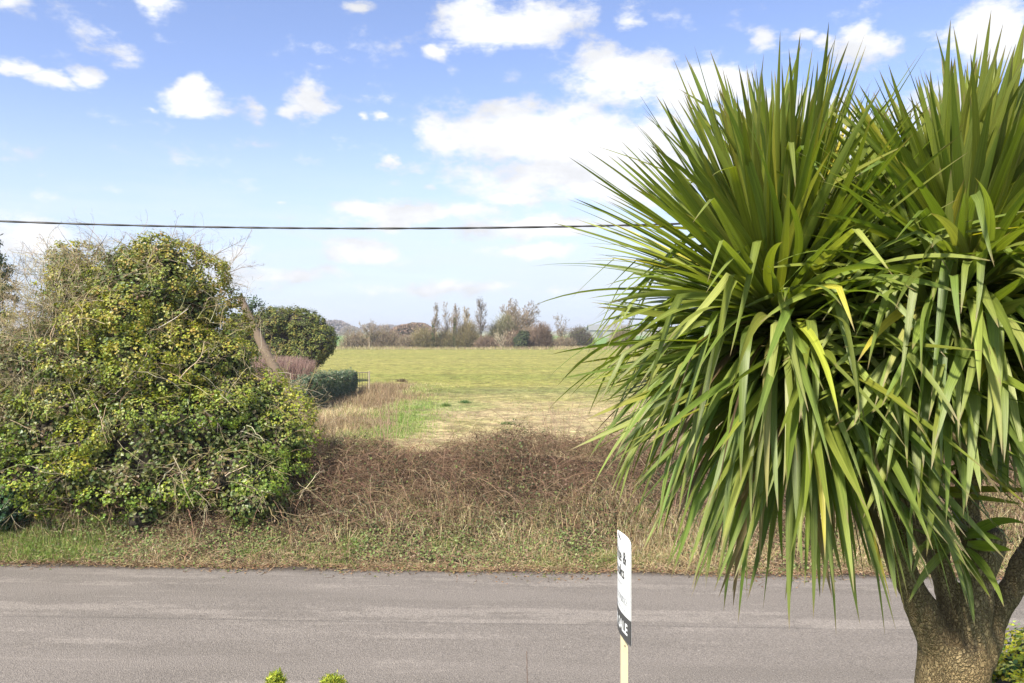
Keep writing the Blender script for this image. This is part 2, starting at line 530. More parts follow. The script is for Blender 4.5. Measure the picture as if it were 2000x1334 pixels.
# mud against the verge
mud = t.m('SUBTRACT', 13.42, t.m('ADD', ys, t.m('MULTIPLY', patch, 0.25)))
base = t.mix(t.m('MULTIPLY', t.ss(mud, 0.22, -0.10), 0.85), base, (0.05, 0.038, 0.028))
t.l.new(base, b.inputs['Base Color'])
b.inputs['Roughness'].default_value = 0.85
b.inputs['Specular IOR Level'].default_value = 0.25
bp = t.new('ShaderNodeBump', {'Strength': 0.9, 'Distance': 0.012, 'Height': t.m('ADD', grain, agg)})
t.l.new(bp.outputs[0], b.inputs['Normal'])
rx = np.arange(-60, 60.1, 0.25)
rng = np.random.default_rng(1)
fe = edge_y(rx) + 0.20 * (vnoise(np.c_[rx, rx * 0], 2.2, 8) - .5) + 0.09 * (vnoise(np.c_[rx, rx * 0], 5, 9) - .5)
rows = []
for k in range(9):
    q = k / 8
    rows.append(np.c_[rx, (edge_y(rx) - 5.4) * (1 - q) + fe * q, 0.004 + 0.05 * (1 - (2 * q - 1) ** 2) + rx * 0])
V = np.concatenate(rows); n = len(rx)
ii = (np.arange(8)[:, None] * n + np.arange(n - 1)[None]).ravel()[:, None]
tag(mesh('road', [(V, ii + [0, 1, n + 1, n], None)], mt, smooth=True), kind='structure')


# ------------------------------------------------------------------ verge, bank vegetation (stuff)
def bramble_top(x):
    """height of the bramble mass along the bank"""
    hx = 0.50 + 0.6 * (fbm(np.c_[x, x * 0], 0.6, 21, 3) - .5)
    hx = hx + 0.22 * np.exp(-((x + 4.1) / 1.3) ** 2) + 0.18 * np.exp(-((x - 1.7) / 1.6) ** 2) + 0.2 * np.exp(-((x - 5.2) / 1.2) ** 2)
    return hx - 0.12 * np.exp(-((x + 1.2) / 1.2) ** 2)


rng = np.random.default_rng(7)
N = 48000
x = rng.uniform(-12, 17, N)
s = 1.3 + 3.4 * rng.beta(1.4, 1.1, N)
y = edge_y(x) + s
z0 = bank(x, y)
th = bramble_top(x) * np.clip((s - 1.2) / 1.2, 0.15, 1) * np.clip((5.0 - s) / .8, 0.1, 1)
cl = fbm(np.c_[x, y], 1.3, 23)
th = th * (0.35 + 1.3 * cl)
st = np.c_[x, y, z0 + th * rng.uniform(0, 1, N) ** 0.6]
dr = randdir(rng, N); dr[:, 2] = np.abs(dr[:, 2]) * 0.5 + rng.normal(size=N) * .15
ln = rng.uniform(0.18, 0.75, N)
pl, rad = grow(rng, st, dr, ln, rng.uniform(0.0018, 0.0042, N), 5, 0.35, -0.22, 0.6)
cn = fbm(st, 0.9, 25)
pal = np.array([[0.135, 0.088, 0.056], [0.17, 0.118, 0.078], [0.23, 0.17, 0.11], [0.105, 0.068, 0.046], [0.32, 0.245, 0.155]])
c = pick(rng, N, pal, [3, 3, 2, 2, 1]) * (0.8 + .5 * cn[:, None])
bparts = [strands(pl, rad, np.clip(c * [1.0, .94, .93], 0, .8))]
# long arching canes over the mass
n = 1900
x = rng.uniform(-12, 15, n); s = rng.uniform(1.4, 4.6, n); y = edge_y(x) + s
d = randdir(rng, n); d[:, 2] = np.abs(d[:, 2]) + .5; d[:, 1] -= .3
pl, rad = grow(rng, np.c_[x, y, bank(x, y) + bramble_top(x) * rng.uniform(.3, .8, n)], d, rng.uniform(.6, 1.5, n), rng.uniform(.003, .006, n), 8, .10, -.24, .45)
bparts.append(strands(pl, rad, pick(rng, n, [[.24, .155, .10], [.18, .10, .075], [.31, .23, .15], [.17, .13, .07]])))
# bramble leaves: dull green and bronze, in drifts
NL = 42000
x = rng.uniform(-12, 17, NL); s = 1.0 + 3.7 * rng.beta(1.3, 1.1, NL); y = edge_y(x) + s
dn = fbm(np.c_[x, y], 0.9, 27)
keep = rng.uniform(size=NL) < np.clip((dn - 0.40) * 3.6 + 0.10, 0.10, 1)
x, y, s = x[keep], y[keep], s[keep]
th = bramble_top(x) * np.clip((s - 0.9) / 1.3, 0.15, 1) * np.clip((5.0 - s) / .8, 0.1, 1) * (0.35 + 1.3 * fbm(np.c_[x, y], 1.3, 23))
ps = np.c_[x, y, bank(x, y) + th * rng.uniform(0.3, 1.08, len(x))]
c = pick(rng, len(ps), [[0.075, 0.085, 0.045], [0.10, 0.11, 0.05], [0.15, 0.11, 0.07], [0.18, 0.13, 0.09], [0.12, 0.15, 0.05]], [4, 3, 2, 2, 1.4])
nn = randdir(rng, len(ps)); nn[:, 2] = np.abs(nn[:, 2]) + 0.4; nn[:, 1] -= 0.25
bparts.append(leaves(rng, ps, nn, rng.uniform(0.035, 0.07, len(ps)), c))
tag(mesh('bramble_thicket', bparts, M_dry), 'brown tangled bramble thicket along the top of the roadside bank', 'brambles', kind='stuff')

# tall thin weed stems standing on the bank
for i, (px, n_, sp_, hh, lab) in enumerate([(760, 26, 0.55, 0.95, 'fan of thin bare stems rising from the highest left hump of the brambles'),
                                       (1095, 16, 0.45, 0.7, 'loose clump of thin bare stems standing on the middle of the bramble bank'),
                                       (1275, 60, 1.1, 0.8, 'wide spray of fine bare stems on the bank beside the spiky tree')]):
    Yc = 17.9
    cx = (px - 1000) / F * Yc
    rng = np.random.default_rng(40 + i)
    r0 = rng.normal(size=n_) * sp_ * 0.35
    xx = cx + r0; yy = Yc + rng.normal(size=n_) * 0.35
    zz = bank(xx, yy) + 0.3
    d = np.c_[r0 * 0.9 + rng.normal(size=n_) * .16, rng.normal(size=n_) * .15, np.ones(n_)]
    pl, rad = grow(rng, np.c_[xx, yy, zz], d, rng.uniform(.6, 1.15, n_) * (hh + .4), 0.005, 6, 0.05, 0.0, 0.5)
    p2, r2 = children(rng, pl, rad, 4, 0.3, 30, 0.7, 0.4, 4, 0.1, 0.05)
    pal = [[0.23, 0.16, 0.11], [0.30, 0.22, 0.15]]
    o = mesh('tall_weed', [strands(pl, rad, pick(rng, len(pl), pal)), strands(p2, r2, pick(rng, len(p2), pal))], M_twig)
    tag(o, lab, 'weeds')

# dry grass on the front of the bank
rng = np.random.default_rng(9)
N = 56000
x = rng.uniform(-12.5, 14, N); s = 0.02 + 3.0 * rng.beta(1.15, 1.9, N); y = edge_y(x) + s
tuft = fbm(np.c_[x, y], 0.75, 31)
right = np.clip((x + 0.2) / 3.0, 0, 1)
dens = np.clip((tuft - 0.49) * 4.5 + 0.45 * right, 0.06, 1) * np.clip((3.0 - s) / 1.2, 0, 1) * (1 - 0.35 * (x < -5))
k = rng.uniform(size=N) < dens
x, y, s, tuft, right = x[k], y[k], s[k], tuft[k], right[k]
n = len(x)
h = rng.uniform(0.08, 0.30, n) * (0.6 + 1.1 * np.clip(s / 1.8, 0, 1) * (0.4 + tuft + 0.35 * right)) * np.clip(0.35 + s / 0.8, 0, 1)
ln = rng.normal(size=(n, 3)) * 0.17; ln[:, 2] = 0; ln[:, 1] -= 0.06
c = pick(rng, n, [[0.50, 0.41, 0.24], [0.40, 0.31, 0.17], [0.30, 0.22, 0.12], [0.58, 0.50, 0.33], [0.30, 0.31, 0.12]], [3, 4, 3, 1.5, 1.8])
base = np.c_[x, y, bank(x, y) - 0.01]
parts = [blades(rng, base, h, rng.uniform(0.004, 0.011, n), ln, c)]
# pronounced straw tufts
tf = [(770, 1000, 1.7), (850, 985, 1.5), (1105, 1030, 1.5), (1180, 1010, 1.7), (1240, 990, 1.9), (1290, 1040, 1.4), (1350, 1000, 1.8), (740, 960, 2.1),
      (1010, 1035, 1.2), (1420, 1030, 1.6), (1500, 1010, 1.8), (1600, 1020, 1.6), (660, 1040, 1.3), (900, 960, 2.3), (1310, 985, 2.2), (1140, 965, 2.3)]
for (px, py, s0) in tf:
    Yc = 13.4 + s0
    cx = (px - 1000) / F * Yc
    m_ = rng.integers(22, 60)
    xx = cx + rng.normal(size=m_) * 0.22; yy = Yc + rng.normal(size=m_) * 0.2
    d = np.c_[(xx - cx) * 1.2 + rng.normal(size=m_) * .18, -rng.uniform(-.1, .25, m_), np.zeros(m_)]
    parts.append(blades(rng, np.c_[xx, yy, bank(xx, yy)], rng.uniform(0.2, 0.6, m_), rng.uniform(.005, .011, m_), d,
                        pick(rng, m_, [[0.60, 0.50, 0.30], [0.52, 0.42, 0.22], [0.66, 0.58, 0.38]])))
# flattened dead thatch
n = 26000
x = rng.uniform(-12.5, 14, n); s = -0.03 + 3.2 * rng.beta(1.0, 1.7, n); y = edge_y(x) + s
d = randdir(rng, n); d[:, 2] *= 0.35
pl, rad = grow(rng, np.c_[x, y, bank(x, y) + rng.uniform(0.01, 0.16, n) * np.clip(.3 + s, .2, 1)], d, rng.uniform(.08, .28, n), rng.uniform(.0018, .0038, n), 4, .3, -0.1, .6)
parts.append(strands(pl, rad, pick(rng, n, [[0.36, 0.25, 0.15], [0.24, 0.15, 0.09], [0.47, 0.37, 0.22], [0.18, 0.11, 0.07]])))
tag(mesh('dry_grass', parts, M_dry), 'straw coloured dry grass and dead thatch on the roadside bank', 'dry grass', kind='stuff')

rng = np.random.default_rng(11)
n = 9000
x = rng.uniform(-11, 14, n); s = .12 - rng.exponential(.10, n) * (.4 + 1.6 * vnoise(np.c_[x, x * 0], 1.6, 83)); y = edge_y(x) + s
d = randdir(rng, n); d[:, 2] = np.abs(d[:, 2]) * .15
pl, rad = grow(rng, np.c_[x, y, np.full(n, .022)], d, rng.uniform(.03, .16, n), rng.uniform(.0015, .004, n), 3, .2, 0, .6)
pn_ = np.c_[x, y + rng.normal(size=n) * .05, np.full(n, .028)]
nn = randdir(rng, n) * .5; nn[:, 2] = 1
lit = [strands(pl, rad, pick(rng, n, [[0.30, 0.20, 0.12], [0.18, 0.11, 0.07], [0.40, 0.31, 0.2]])),
       leaves(rng, pn_, nn, rng.uniform(.02, .055, n), pick(rng, n, [[.16, .09, .05], [.10, .065, .04], [.24, .15, .08], [.10, .13, .04]]))]
tag(mesh('leaf_litter', lit, M_dry), 'brown leaf litter and dead stalks spilling onto the road edge', 'litter', kind='stuff')

# green growth on the verge
rng = np.random.default_rng(12)
N = 60000
x = rng.uniform(-12.5, 14, N); s = 0.03 + 2.0 * rng.beta(1.0, 2.0, N); y = edge_y(x) + s
gn = fbm(np.c_[x, y * 1.6], 0.85, 37)
lush = np.exp(-((x + 8.8) / 1.7) ** 2) * 1.0 + 0.7 * np.exp(-((x + 2.9) / .5) ** 2 - ((s - .9) / .6) ** 2) + .6 * np.exp(-((x + 5.6) / .6) ** 2 - (s / .4) ** 2) \
    + .6 * np.exp(-((x + 1.2) / .45) ** 2 - ((s - 1.0) / .4) ** 2) + .5 * np.exp(-((x - 1.75) / .3) ** 2 - ((s - .35) / .4) ** 2)
k = rng.uniform(size=N) < np.clip((gn - 0.5) * 3.2 + lush, 0.03, 1)
x, y, s, gn, lush = x[k], y[k], s[k], gn[k], lush[k]
n = len(x)
h = rng.uniform(0.04, 0.15, n) * (1 + .9 * lush) * np.clip(.5 + s, 0, 1.2)
ln = rng.normal(size=(n, 3)) * 0.06; ln[:, 2] = 0
c = pick(rng, n, [[0.16, 0.24, 0.05], [0.22, 0.30, 0.07], [0.11, 0.17, 0.045], [0.30, 0.32, 0.11]], [3, 3, 2, 1.5])
gp = [blades(rng, np.c_[x, y, bank(x, y)], h, rng.uniform(.005, .010, n), ln, c)]
tag(mesh('verge_grass', gp, M_grass), 'short green grass in patches along the far edge of the road', 'grass', kind='stuff')

rng = np.random.default_rng(13)
N = 60000
x = rng.uniform(-12.5, 14, N); s = 0.04 + 2.9 * rng.beta(1.1, 1.6, N); y = edge_y(x) + s
gn = fbm(np.c_[x, y * 1.3], 0.8, 43)
k = rng.uniform(size=N) < np.clip((gn - 0.42) * 4.0 + 0.12, 0.10, 1)
x, y, s, gn = x[k], y[k], s[k], gn[k]
n = len(x)
nn = randdir(rng, n); nn[:, 2] = np.abs(nn[:, 2]) + .7; nn[:, 1] -= .35
lowl = np.c_[x, y, bank(x, y) + rng.uniform(.02, .17, n) * np.clip(.3 + s, 0.2, 1.2)]
c = pick(rng, n, [[0.10, 0.14, 0.045], [0.14, 0.20, 0.055], [0.20, 0.25, 0.08], [0.13, 0.11, 0.06], [0.20, 0.14, 0.09], [0.24, 0.28, 0.12]], [3, 3, 1.5, 2, 2, .8])
tag(mesh('ground_cover', [leaves(rng, lowl, nn, rng.uniform(.03, .06, n), c)], M_foliage), 'low creeping bramble and ivy leaves covering the verge', 'ground cover', kind='stuff')


# ------------------------------------------------------------------ blob-built foliage masses
def blob_points(rng, blobs, n, thick=0.18, rough=0.12, seed=0, clip=0.86):
    """points near the surface of a union of ellipsoids, with outward normals"""
    bl = np.array(blobs, float)
    area = (bl[:, 3] * bl[:, 4] + bl[:, 4] * bl[:, 5] + bl[:, 3] * bl[:, 5])
    idx = rng.choice(len(bl), n, p=area / area.sum())
    u = randdir(rng, n)
    c = bl[idx, :3]; r = bl[idx, 3:6]
    nz = (vnoise(c + u * r, 0.9, seed) - .5) * 2 * rough + (vnoise(c + u * r, 2.3, seed + 5) - .5) * rough
    q = 1 + nz + rng.uniform(-thick, thick * .35, n)
    p = c + u * r * q[:, None]
    nrm = norm(u / r)
    keep = np.ones(n, bool)
    for j, b_ in enumerate(bl):
        dd = np.linalg.norm((p - b_[:3]) / b_[3:6], axis=1)
        keep &= (dd > clip) | (idx == j)
    return p[keep], nrm[keep]


def core_mesh(blobs, scale=0.8):  # solid lumps added inside the foliage to block light and see-through gaps
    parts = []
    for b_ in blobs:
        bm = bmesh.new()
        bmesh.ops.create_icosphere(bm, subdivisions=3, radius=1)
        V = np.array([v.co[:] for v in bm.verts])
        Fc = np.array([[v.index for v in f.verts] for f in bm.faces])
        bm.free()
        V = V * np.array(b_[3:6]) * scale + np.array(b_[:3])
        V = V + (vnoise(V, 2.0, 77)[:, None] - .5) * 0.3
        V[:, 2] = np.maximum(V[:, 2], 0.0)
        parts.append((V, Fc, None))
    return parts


M_core = plain('core_shade', (0.03, 0.024, 0.014), 0.95, 0.03, 25, 0.5)  # near-black colour stands in for the shade deep inside the leaves


def clusters(rng, blobs, ncl, per, rad, size, palc, wts, ymax=None, seed=0, rough=0.12, thick=0.15, jit=.18, zmin=0.05, wr=0.42, filt=None, gloss_up=0.5):
    cp, cn = blob_points(rng, blobs, ncl, thick, rough, seed)
    k = cp[:, 2] > zmin
    if ymax is not None: k &= cp[:, 1] < ymax
    cp, cn = cp[k], cn[k]
    if filt is not None:
        k = filt(cp); cp, cn = cp[k], cn[k]
    ccol = pick(rng, len(cp), palc, wts, .12)
    idx = np.repeat(np.arange(len(cp)), per)
    n = len(idx)
    d = randdir(rng, n)
    r = rng.uniform(0, 1, n) ** 0.5 * rad * rng.uniform(.6, 1.3, len(cp))[idx]
    off = d * r[:, None]
    pos = cp[idx] + off + cn[idx] * 0.02
    nn = norm(d * 0.7 + cn[idx] * 0.7 + randdir(rng, n) * 0.5 + np.array([[0, 0, gloss_up]]))
    col = ccol[idx] * (1 + jit * rng.normal(size=(n, 1))) * (1 + 0.1 * rng.normal(size=(n, 3)) * [1, .6, .6])
    col = np.clip(col, .006, .8)
    k = pos[:, 2] > zmin * .5
    return leaves(rng, pos[k], nn[k], rng.uniform(.65, 1.25, k.sum()) * size, col[k], wr)


# ---- the big ivy-smothered tree on the left
iv_bl = []
for (px, py, Yd, rx_, ry_, rz_) in [(300, 610, 17.6, 1.75, 1.7, 1.55), (200, 600, 17.8, 1.3, 1.5, 1.25), (365, 610, 17.9, 0.85, 1.2, 1.1), (250, 720, 16.9, 2.3, 1.8, 1.7),
                               (110, 720, 17.2, 1.6, 1.7, 1.35), (415, 725, 17.2, 0.9, 1.2, 1.15), (330, 850, 16.3, 2.3, 1.6, 1.5), (150, 850, 16.4, 1.9, 1.6, 1.5),
                               (490, 850, 16.6, 1.15, 1.2, 1.05), (250, 930, 15.9, 2.1, 1.2, 0.75), (470, 925, 15.9, 1.25, 1.1, .78), (90, 920, 15.9, 1.7, 1.2, .9),
                               (545, 870, 16.6, .62, .8, .55), (510, 790, 17.0, .62, .9, .6), (-40, 830, 16.8, 1.3, 1.5, 1.7), (300, 520, 17.8, .9, .9, .55), (140, 520, 18, .5, .7, .42),
                               (500, 975, 15.4, .72, .7, .52), (290, 1000, 15.3, .35, .45, .32), (240, 515, 18, .45, .6, .4)]:
    c = P(px, py, Yd)
    iv_bl.append([*c, rx_ * .9, ry_ * .9, rz_ * .9])
root = P(250, 1030, 17.0); root[2] = 0.6
ivy = empty('ivy_covered_tree', root, 'huge mound of a tree smothered in yellow-green ivy at the roadside', 'tree')
rng = np.random.default_rng(21)
PX_ = lambda p: 1000 + p[:, 0] / p[:, 1] * F
PY_ = lambda p: 645 + (H - p[:, 2]) / p[:, 1] * F


def bare_zone(p):     # upper left of the mound is mostly bare twigs
    u, v = p[:, 0], p[:, 2]
    bare = np.clip(1.3 - np.hypot((u + 10.6) / 2.0, (v - 4.2) / 1.5), 0, 1)
    gap = fbm(p, 0.9, 51)
    return rng.uniform(size=len(p)) > np.clip(bare * 0.85 + (gap < 0.36) * 0.6, 0, .93)


lo = lambda p: bare_zone(p)
sp_, sn_ = blob_points(rng, iv_bl, 640, .10, .14, 2, .93)
k = (sp_[:, 1] < 18.6) & (sp_[:, 2] > .5)
sp_, sn_ = sp_[k], sn_[k]
rs = rng.uniform(.22, .50, len(sp_))
sub = np.c_[sp_, rs * 1.15, rs * 1.1, rs * .85]
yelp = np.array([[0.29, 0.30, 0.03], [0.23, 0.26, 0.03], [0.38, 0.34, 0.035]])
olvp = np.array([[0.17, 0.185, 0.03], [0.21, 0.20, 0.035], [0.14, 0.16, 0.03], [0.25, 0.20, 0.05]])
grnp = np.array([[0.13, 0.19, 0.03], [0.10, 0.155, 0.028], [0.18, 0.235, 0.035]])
hl = 0


def ivy_leaves(bl, ncl, per, rad, size, seed):
    cp, cn = blob_points(rng, bl, ncl, .10, .05, seed, .80)
    k = (cp[:, 2] > .42) & (cp[:, 1] < 18.8)
    cp, cn = cp[k], cn[k]
    k = lo(cp); cp, cn = cp[k], cn[k]
    m_ = len(cp)
    # yellow on the sky-facing outer sprays, plain green in the shelter, olive high up
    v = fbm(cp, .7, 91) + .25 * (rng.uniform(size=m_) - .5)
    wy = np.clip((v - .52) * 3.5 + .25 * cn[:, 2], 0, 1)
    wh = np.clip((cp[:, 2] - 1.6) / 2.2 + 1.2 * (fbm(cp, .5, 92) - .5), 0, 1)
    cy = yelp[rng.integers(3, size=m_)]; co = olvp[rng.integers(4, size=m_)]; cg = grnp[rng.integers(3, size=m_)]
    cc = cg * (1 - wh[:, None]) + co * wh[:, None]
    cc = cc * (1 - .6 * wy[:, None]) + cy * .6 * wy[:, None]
    idx = np.repeat(np.arange(m_), per); n = len(idx)
    d = randdir(rng, n)
    pos = cp[idx] + d * (rng.uniform(0, 1, n) ** .5 * rad)[:, None]
    nn = norm(d * .6 + cn[idx] * .8 + randdir(rng, n) * .5 + [0, 0, .5])
    col = np.clip(cc[idx] * (1 + .2 * rng.normal(size=(n, 1))) * (1 + .08 * rng.normal(size=(n, 3))), .01, .8)
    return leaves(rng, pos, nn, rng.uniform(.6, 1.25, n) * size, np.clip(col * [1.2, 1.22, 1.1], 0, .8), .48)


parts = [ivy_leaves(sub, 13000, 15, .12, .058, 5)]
# sparse deeper layer
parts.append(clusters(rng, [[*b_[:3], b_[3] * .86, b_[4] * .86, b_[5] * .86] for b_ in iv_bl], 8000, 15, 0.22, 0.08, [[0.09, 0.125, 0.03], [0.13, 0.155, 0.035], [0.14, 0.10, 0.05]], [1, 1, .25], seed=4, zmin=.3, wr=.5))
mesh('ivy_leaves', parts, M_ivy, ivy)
mesh('shade_core', core_mesh(iv_bl, .66), M_core, ivy, smooth=True)
# twigs through the ivy
rng = np.random.default_rng(22)
tp, tn = blob_points(rng, iv_bl, 5200, .1, .15, 3)
k = (tp[:, 2] > .5) & (tp[:, 1] < 18.3); tp, tn = tp[k], tn[k]
n = len(tp)
bz = np.clip(1.4 - np.hypot((tp[:, 0] + 10.6) / 2.1, (tp[:, 2] - 4.1) / 1.8), 0, 1)
k = rng.uniform(size=n) < .42 + bz; tp, tn, bz = tp[k], tn[k], bz[k]; n = len(tp)
dirs = tn * .4 + randdir(rng, n) * .8 + np.array([[0, 0, .15]])
pl, rad = grow(rng, tp + tn * .12, dirs, rng.uniform(.35, 1.2, n), rng.uniform(.004, .009, n), 7, .26, -0.07, .4)
p2, r2 = children(rng, pl, rad, 4, .5, 40, .6, .2, 5, .2, -0.03)
p3, r3 = children(rng, p2, r2 * 1.1, 2, .5, 40, .7, .2, 4, .2, 0)
tpal = [[0.33, 0.27, 0.17], [0.28, 0.22, 0.13], [0.22, 0.16, 0.09], [0.42, 0.36, 0.26], [0.30, 0.27, 0.12]]
mesh('twigs', [strands(pl, rad, pick(rng, len(pl), tpal)), strands(p2, r2, pick(rng, len(p2), tpal)), strands(p3, np.maximum(r3, .0018), pick(rng, len(p3), tpal))], M_twig, ivy)
# dense bare twigs of the shrub grown through the upper left of the mound
tz_ = [[*P(70, 640, 16.7), 1.5, 1.2, 1.15], [*P(160, 590, 17.0), 1.1, 1.0, .8], [*P(40, 740, 16.4), 1.2, 1.0, .9], [*P(120, 690, 16.3), 1.0, .9, .9]]
tp, tn = blob_points(rng, tz_, 1100, .45, .15, 5, .2)
pl, rad = grow(rng, tp, tn * .8 + randdir(rng, len(tp)) * .7 + [0, 0, .35], rng.uniform(.3, .9, len(tp)), rng.uniform(.003, .006, len(tp)), 6, .2, 0.0, .4)
p2, r2 = children(rng, pl, rad, 5, .5, 40, .7, .15, 4, .2, .02)
mesh('bare_twigs', [strands(pl, rad, pick(rng, len(pl), tpal)), strands(p2, np.maximum(r2, .002), pick(rng, len(p2), tpal))], M_twig, ivy)
# long bare shoots above the crown (pixel positions of base and tip)
sh = []
for (a, b_, yy) in [((172, 560), (168, 432), 17.0), ((180, 500), (218, 462), 17.1), ((325, 500), (352, 424), 17.2), ((420, 560), (500, 455), 17.3), ((420, 545), (500, 515), 17.3),
                    ((400, 510), (478, 470), 17.4), ((430, 580), (475, 565), 17.4), ((300, 490), (285, 455), 17.2), ((265, 480), (258, 448), 17.5), ((345, 500), (360, 455), 17.5),
                    ((110, 520), (85, 460), 17.6), ((60, 560), (35, 500), 17.4), ((30, 600), (5, 530), 17.3), ((80, 560), (110, 505), 17.8), ((20, 570), (60, 530), 17.7), ((140, 520), (60, 505), 17.3),
                    ((375, 500), (395, 460), 17.7), ((385, 515), (375, 465), 17.2), ((360, 490), (350, 445), 17.9), ((230, 480), (245, 450), 17.9)]:
    A = P(a[0], a[1], yy); B = P(b_[0], b_[1], yy + rng.normal() * .2)
    sh.append((A, B - A))
for A, D in sh:
  A = A[None]; D = D[None]
  pl, rad = grow(rng, A, D, np.linalg.norm(D, axis=1) * 1.03, .011, 9, .09, .0, .3)
  p2, r2 = children(rng, pl, rad, 9, .35, 42, .6, .15, 5, .12, .03)
  p3, r3 = children(rng, p2, r2, 3, .45, 40, .8, .2, 4, .15, .03)
  tp_ = [[0.17, 0.13, 0.09], [0.24, 0.19, 0.13]]
  mesh('bare_shoot', [strands(pl, rad, pick(rng, len(pl), tp_)), strands(p2, r2, pick(rng, len(p2), tp_)), strands(p3, np.maximum(r3, .002), pick(rng, len(p3), tp_))], M_twig, ivy)
# stems low down and trunk
rng = np.random.default_rng(23)
tb = np.array([root + [0, 0, -.2], root + [-1.2, .2, -.2], root + [1.0, .1, -.2]])
pl, rad = grow(rng, tb, np.array([[.05, 0, 1], [-.25, 0, 1], [.2, 0, 1.]]), [4.0, 3.4, 3.3], [.19, .13, .12], 8, .06, 0, .4)
mesh('trunk', [strands(pl, rad, pick(rng, 3, [[.16, .12, .08]]), 10)], M_twig, ivy, True)
st_ = []
for (a, b_, yy) in [((338, 890), (375, 965), 14.9), ((345, 895), (352, 925), 14.9), ((398, 800), (412, 838), 15.1), ((420, 900), (445, 930), 15.0), ((440, 930), (470, 900), 15),
                    ((225, 770), (300, 700), 15.4), ((170, 800), (235, 730), 15.4), ((430, 770), (455, 800), 15.4), ((350, 740), (400, 690), 15.6), ((60, 910), (90, 930), 14.9), ((310, 640), (360, 620), 16.0)]:
    st_.append((P(a[0], a[1], yy), P(b_[0], b_[1], yy + .1)))
for A, B in st_:
  A = A[None]; D = B[None] - A
  pl, rad = grow(rng, A, D, np.linalg.norm(D, axis=1) * 1.3, .011, 7, .15, 0, .6)
  p2, r2 = children(rng, pl, rad, 4, .6, 45, .55, .1, 5, .15, 0)
  mesh('pale_stem', [strands(pl, rad, pick(rng, len(pl), [[.42, .36, .26]]), 5), strands(p2, r2, pick(rng, len(p2), [[.34, .28, .2]]))], M_twig, ivy, True)

# dark glossy ivy hedge at the left foot of the mound
rng = np.random.default_rng(24)
hb = [[*P(-20, 950, 15.6), .75, .7, .65], [*P(-190, 920, 15.9), 1.0, .8, .85], [*P(-300, 900, 16), 1.0, .8, 1.0], [*P(15, 985, 15.3), .5, .5, .35], [*P(-90, 930, 15.8), .9, .8, .8], [*P(20, 880, 15.8), .45, .5, .4]]
o = empty('ivy_hedge', [hb[0][0], hb[0][1], .3], 'dark glossy ivy hedge at the left foot of the ivy mound', 'hedge')
mesh('leaves', [clusters(rng, hb, 1500, 24, .14, .075, [[.025, .06, .028], [.04, .085, .03], [.06, .11, .035]], [3, 3, 1.5], zmin=.3, wr=.5)], M_ivy, o)
mesh('shade_core', core_mesh(hb, .8), M_core, o, smooth=True)

# ---- leaning bare trunk behind
rng = np.random.default_rng(25)
a, b_ = P(538, 722, 26), P(452, 588, 26)
a2 = a + (a - b_) * .62
lt_ = empty('leaning_tree', (a2[0], a2[1], 0), 'grey-brown bare trunk leaning to the left behind the ivy mound', 'tree')
pl, rad = grow(rng, np.array([a2]), np.array([b_ - a2]), np.linalg.norm(b_ - a2), .21, 9, .035, 0, .55)
mesh('trunk', [strands(pl, rad, pick(rng, 1, [[.20, .17, .12]]), 12)], M_twig, lt_, True)
p2, r2 = children(rng, pl, rad, 14, .22, 60, .16, .35, 6, .12, .02)
p3, r3 = children(rng, p2, r2, 5, .45, 40, .6, .2, 4, .15, .02)
mesh('twigs', [strands(p2, r2, pick(rng, len(p2), tpal)), strands(p3, np.maximum(r3, .003), pick(rng, len(p3), tpal))], M_twig, lt_)


# ---- conifer at the left frame edge
rng = np.random.default_rng(26)
cx_ = P(-75, 600, 24)
o = empty('spruce_tree', (cx_[0], 24, 0), 'dark green spruce with drooping boughs at the left edge beyond the ivy mound', 'tree')
pl, rad = grow(rng, np.array([[cx_[0], 24, 0.]]), np.array([[0, 0, 1.]]), 7.6, .16, 8, .01, 0, .1)
mesh('trunk', [strands(pl, rad, pick(rng, 1, [[.12, .09, .06]]), 8)], M_twig, o)
nb = 110
hz = rng.uniform(2.2, 7.4, nb); az_ = rng.uniform(0, 6.283, nb)
Lb = (7.9 - hz) * .26 + .75 + rng.normal(size=nb) * .2
pl, rad = grow(rng, np.c_[np.full(nb, cx_[0]), np.full(nb, 24.), hz], np.c_[np.cos(az_), np.sin(az_), np.full(nb, .05)], Lb, .02, 7, .05, -.04, .3)
p2, r2 = children(rng, pl, rad, 12, .4, 50, .5, .15, 5, .06, -.06)
q = np.concatenate([pl.reshape(-1, 3), p2.reshape(-1, 3)])
q = np.repeat(q, 9, 0)
q = q + rng.normal(size=q.shape) * .05
al = randdir(rng, len(q)); al[:, 2] = al[:, 2] * .6 - .1
mesh('foliage', [leaves(rng, q, randdir(rng, len(q)), rng.uniform(.07, .14, len(q)), pick(rng, len(q), [[.035, .06, .025], [.06, .085, .03], [.09, .10, .04]]), .16, along=al),
                 strands(pl, rad, pick(rng, len(pl), [[.12, .09, .06]])), strands(p2, r2, pick(rng, len(p2), [[.12, .09, .06]]))], M_foliage, o)

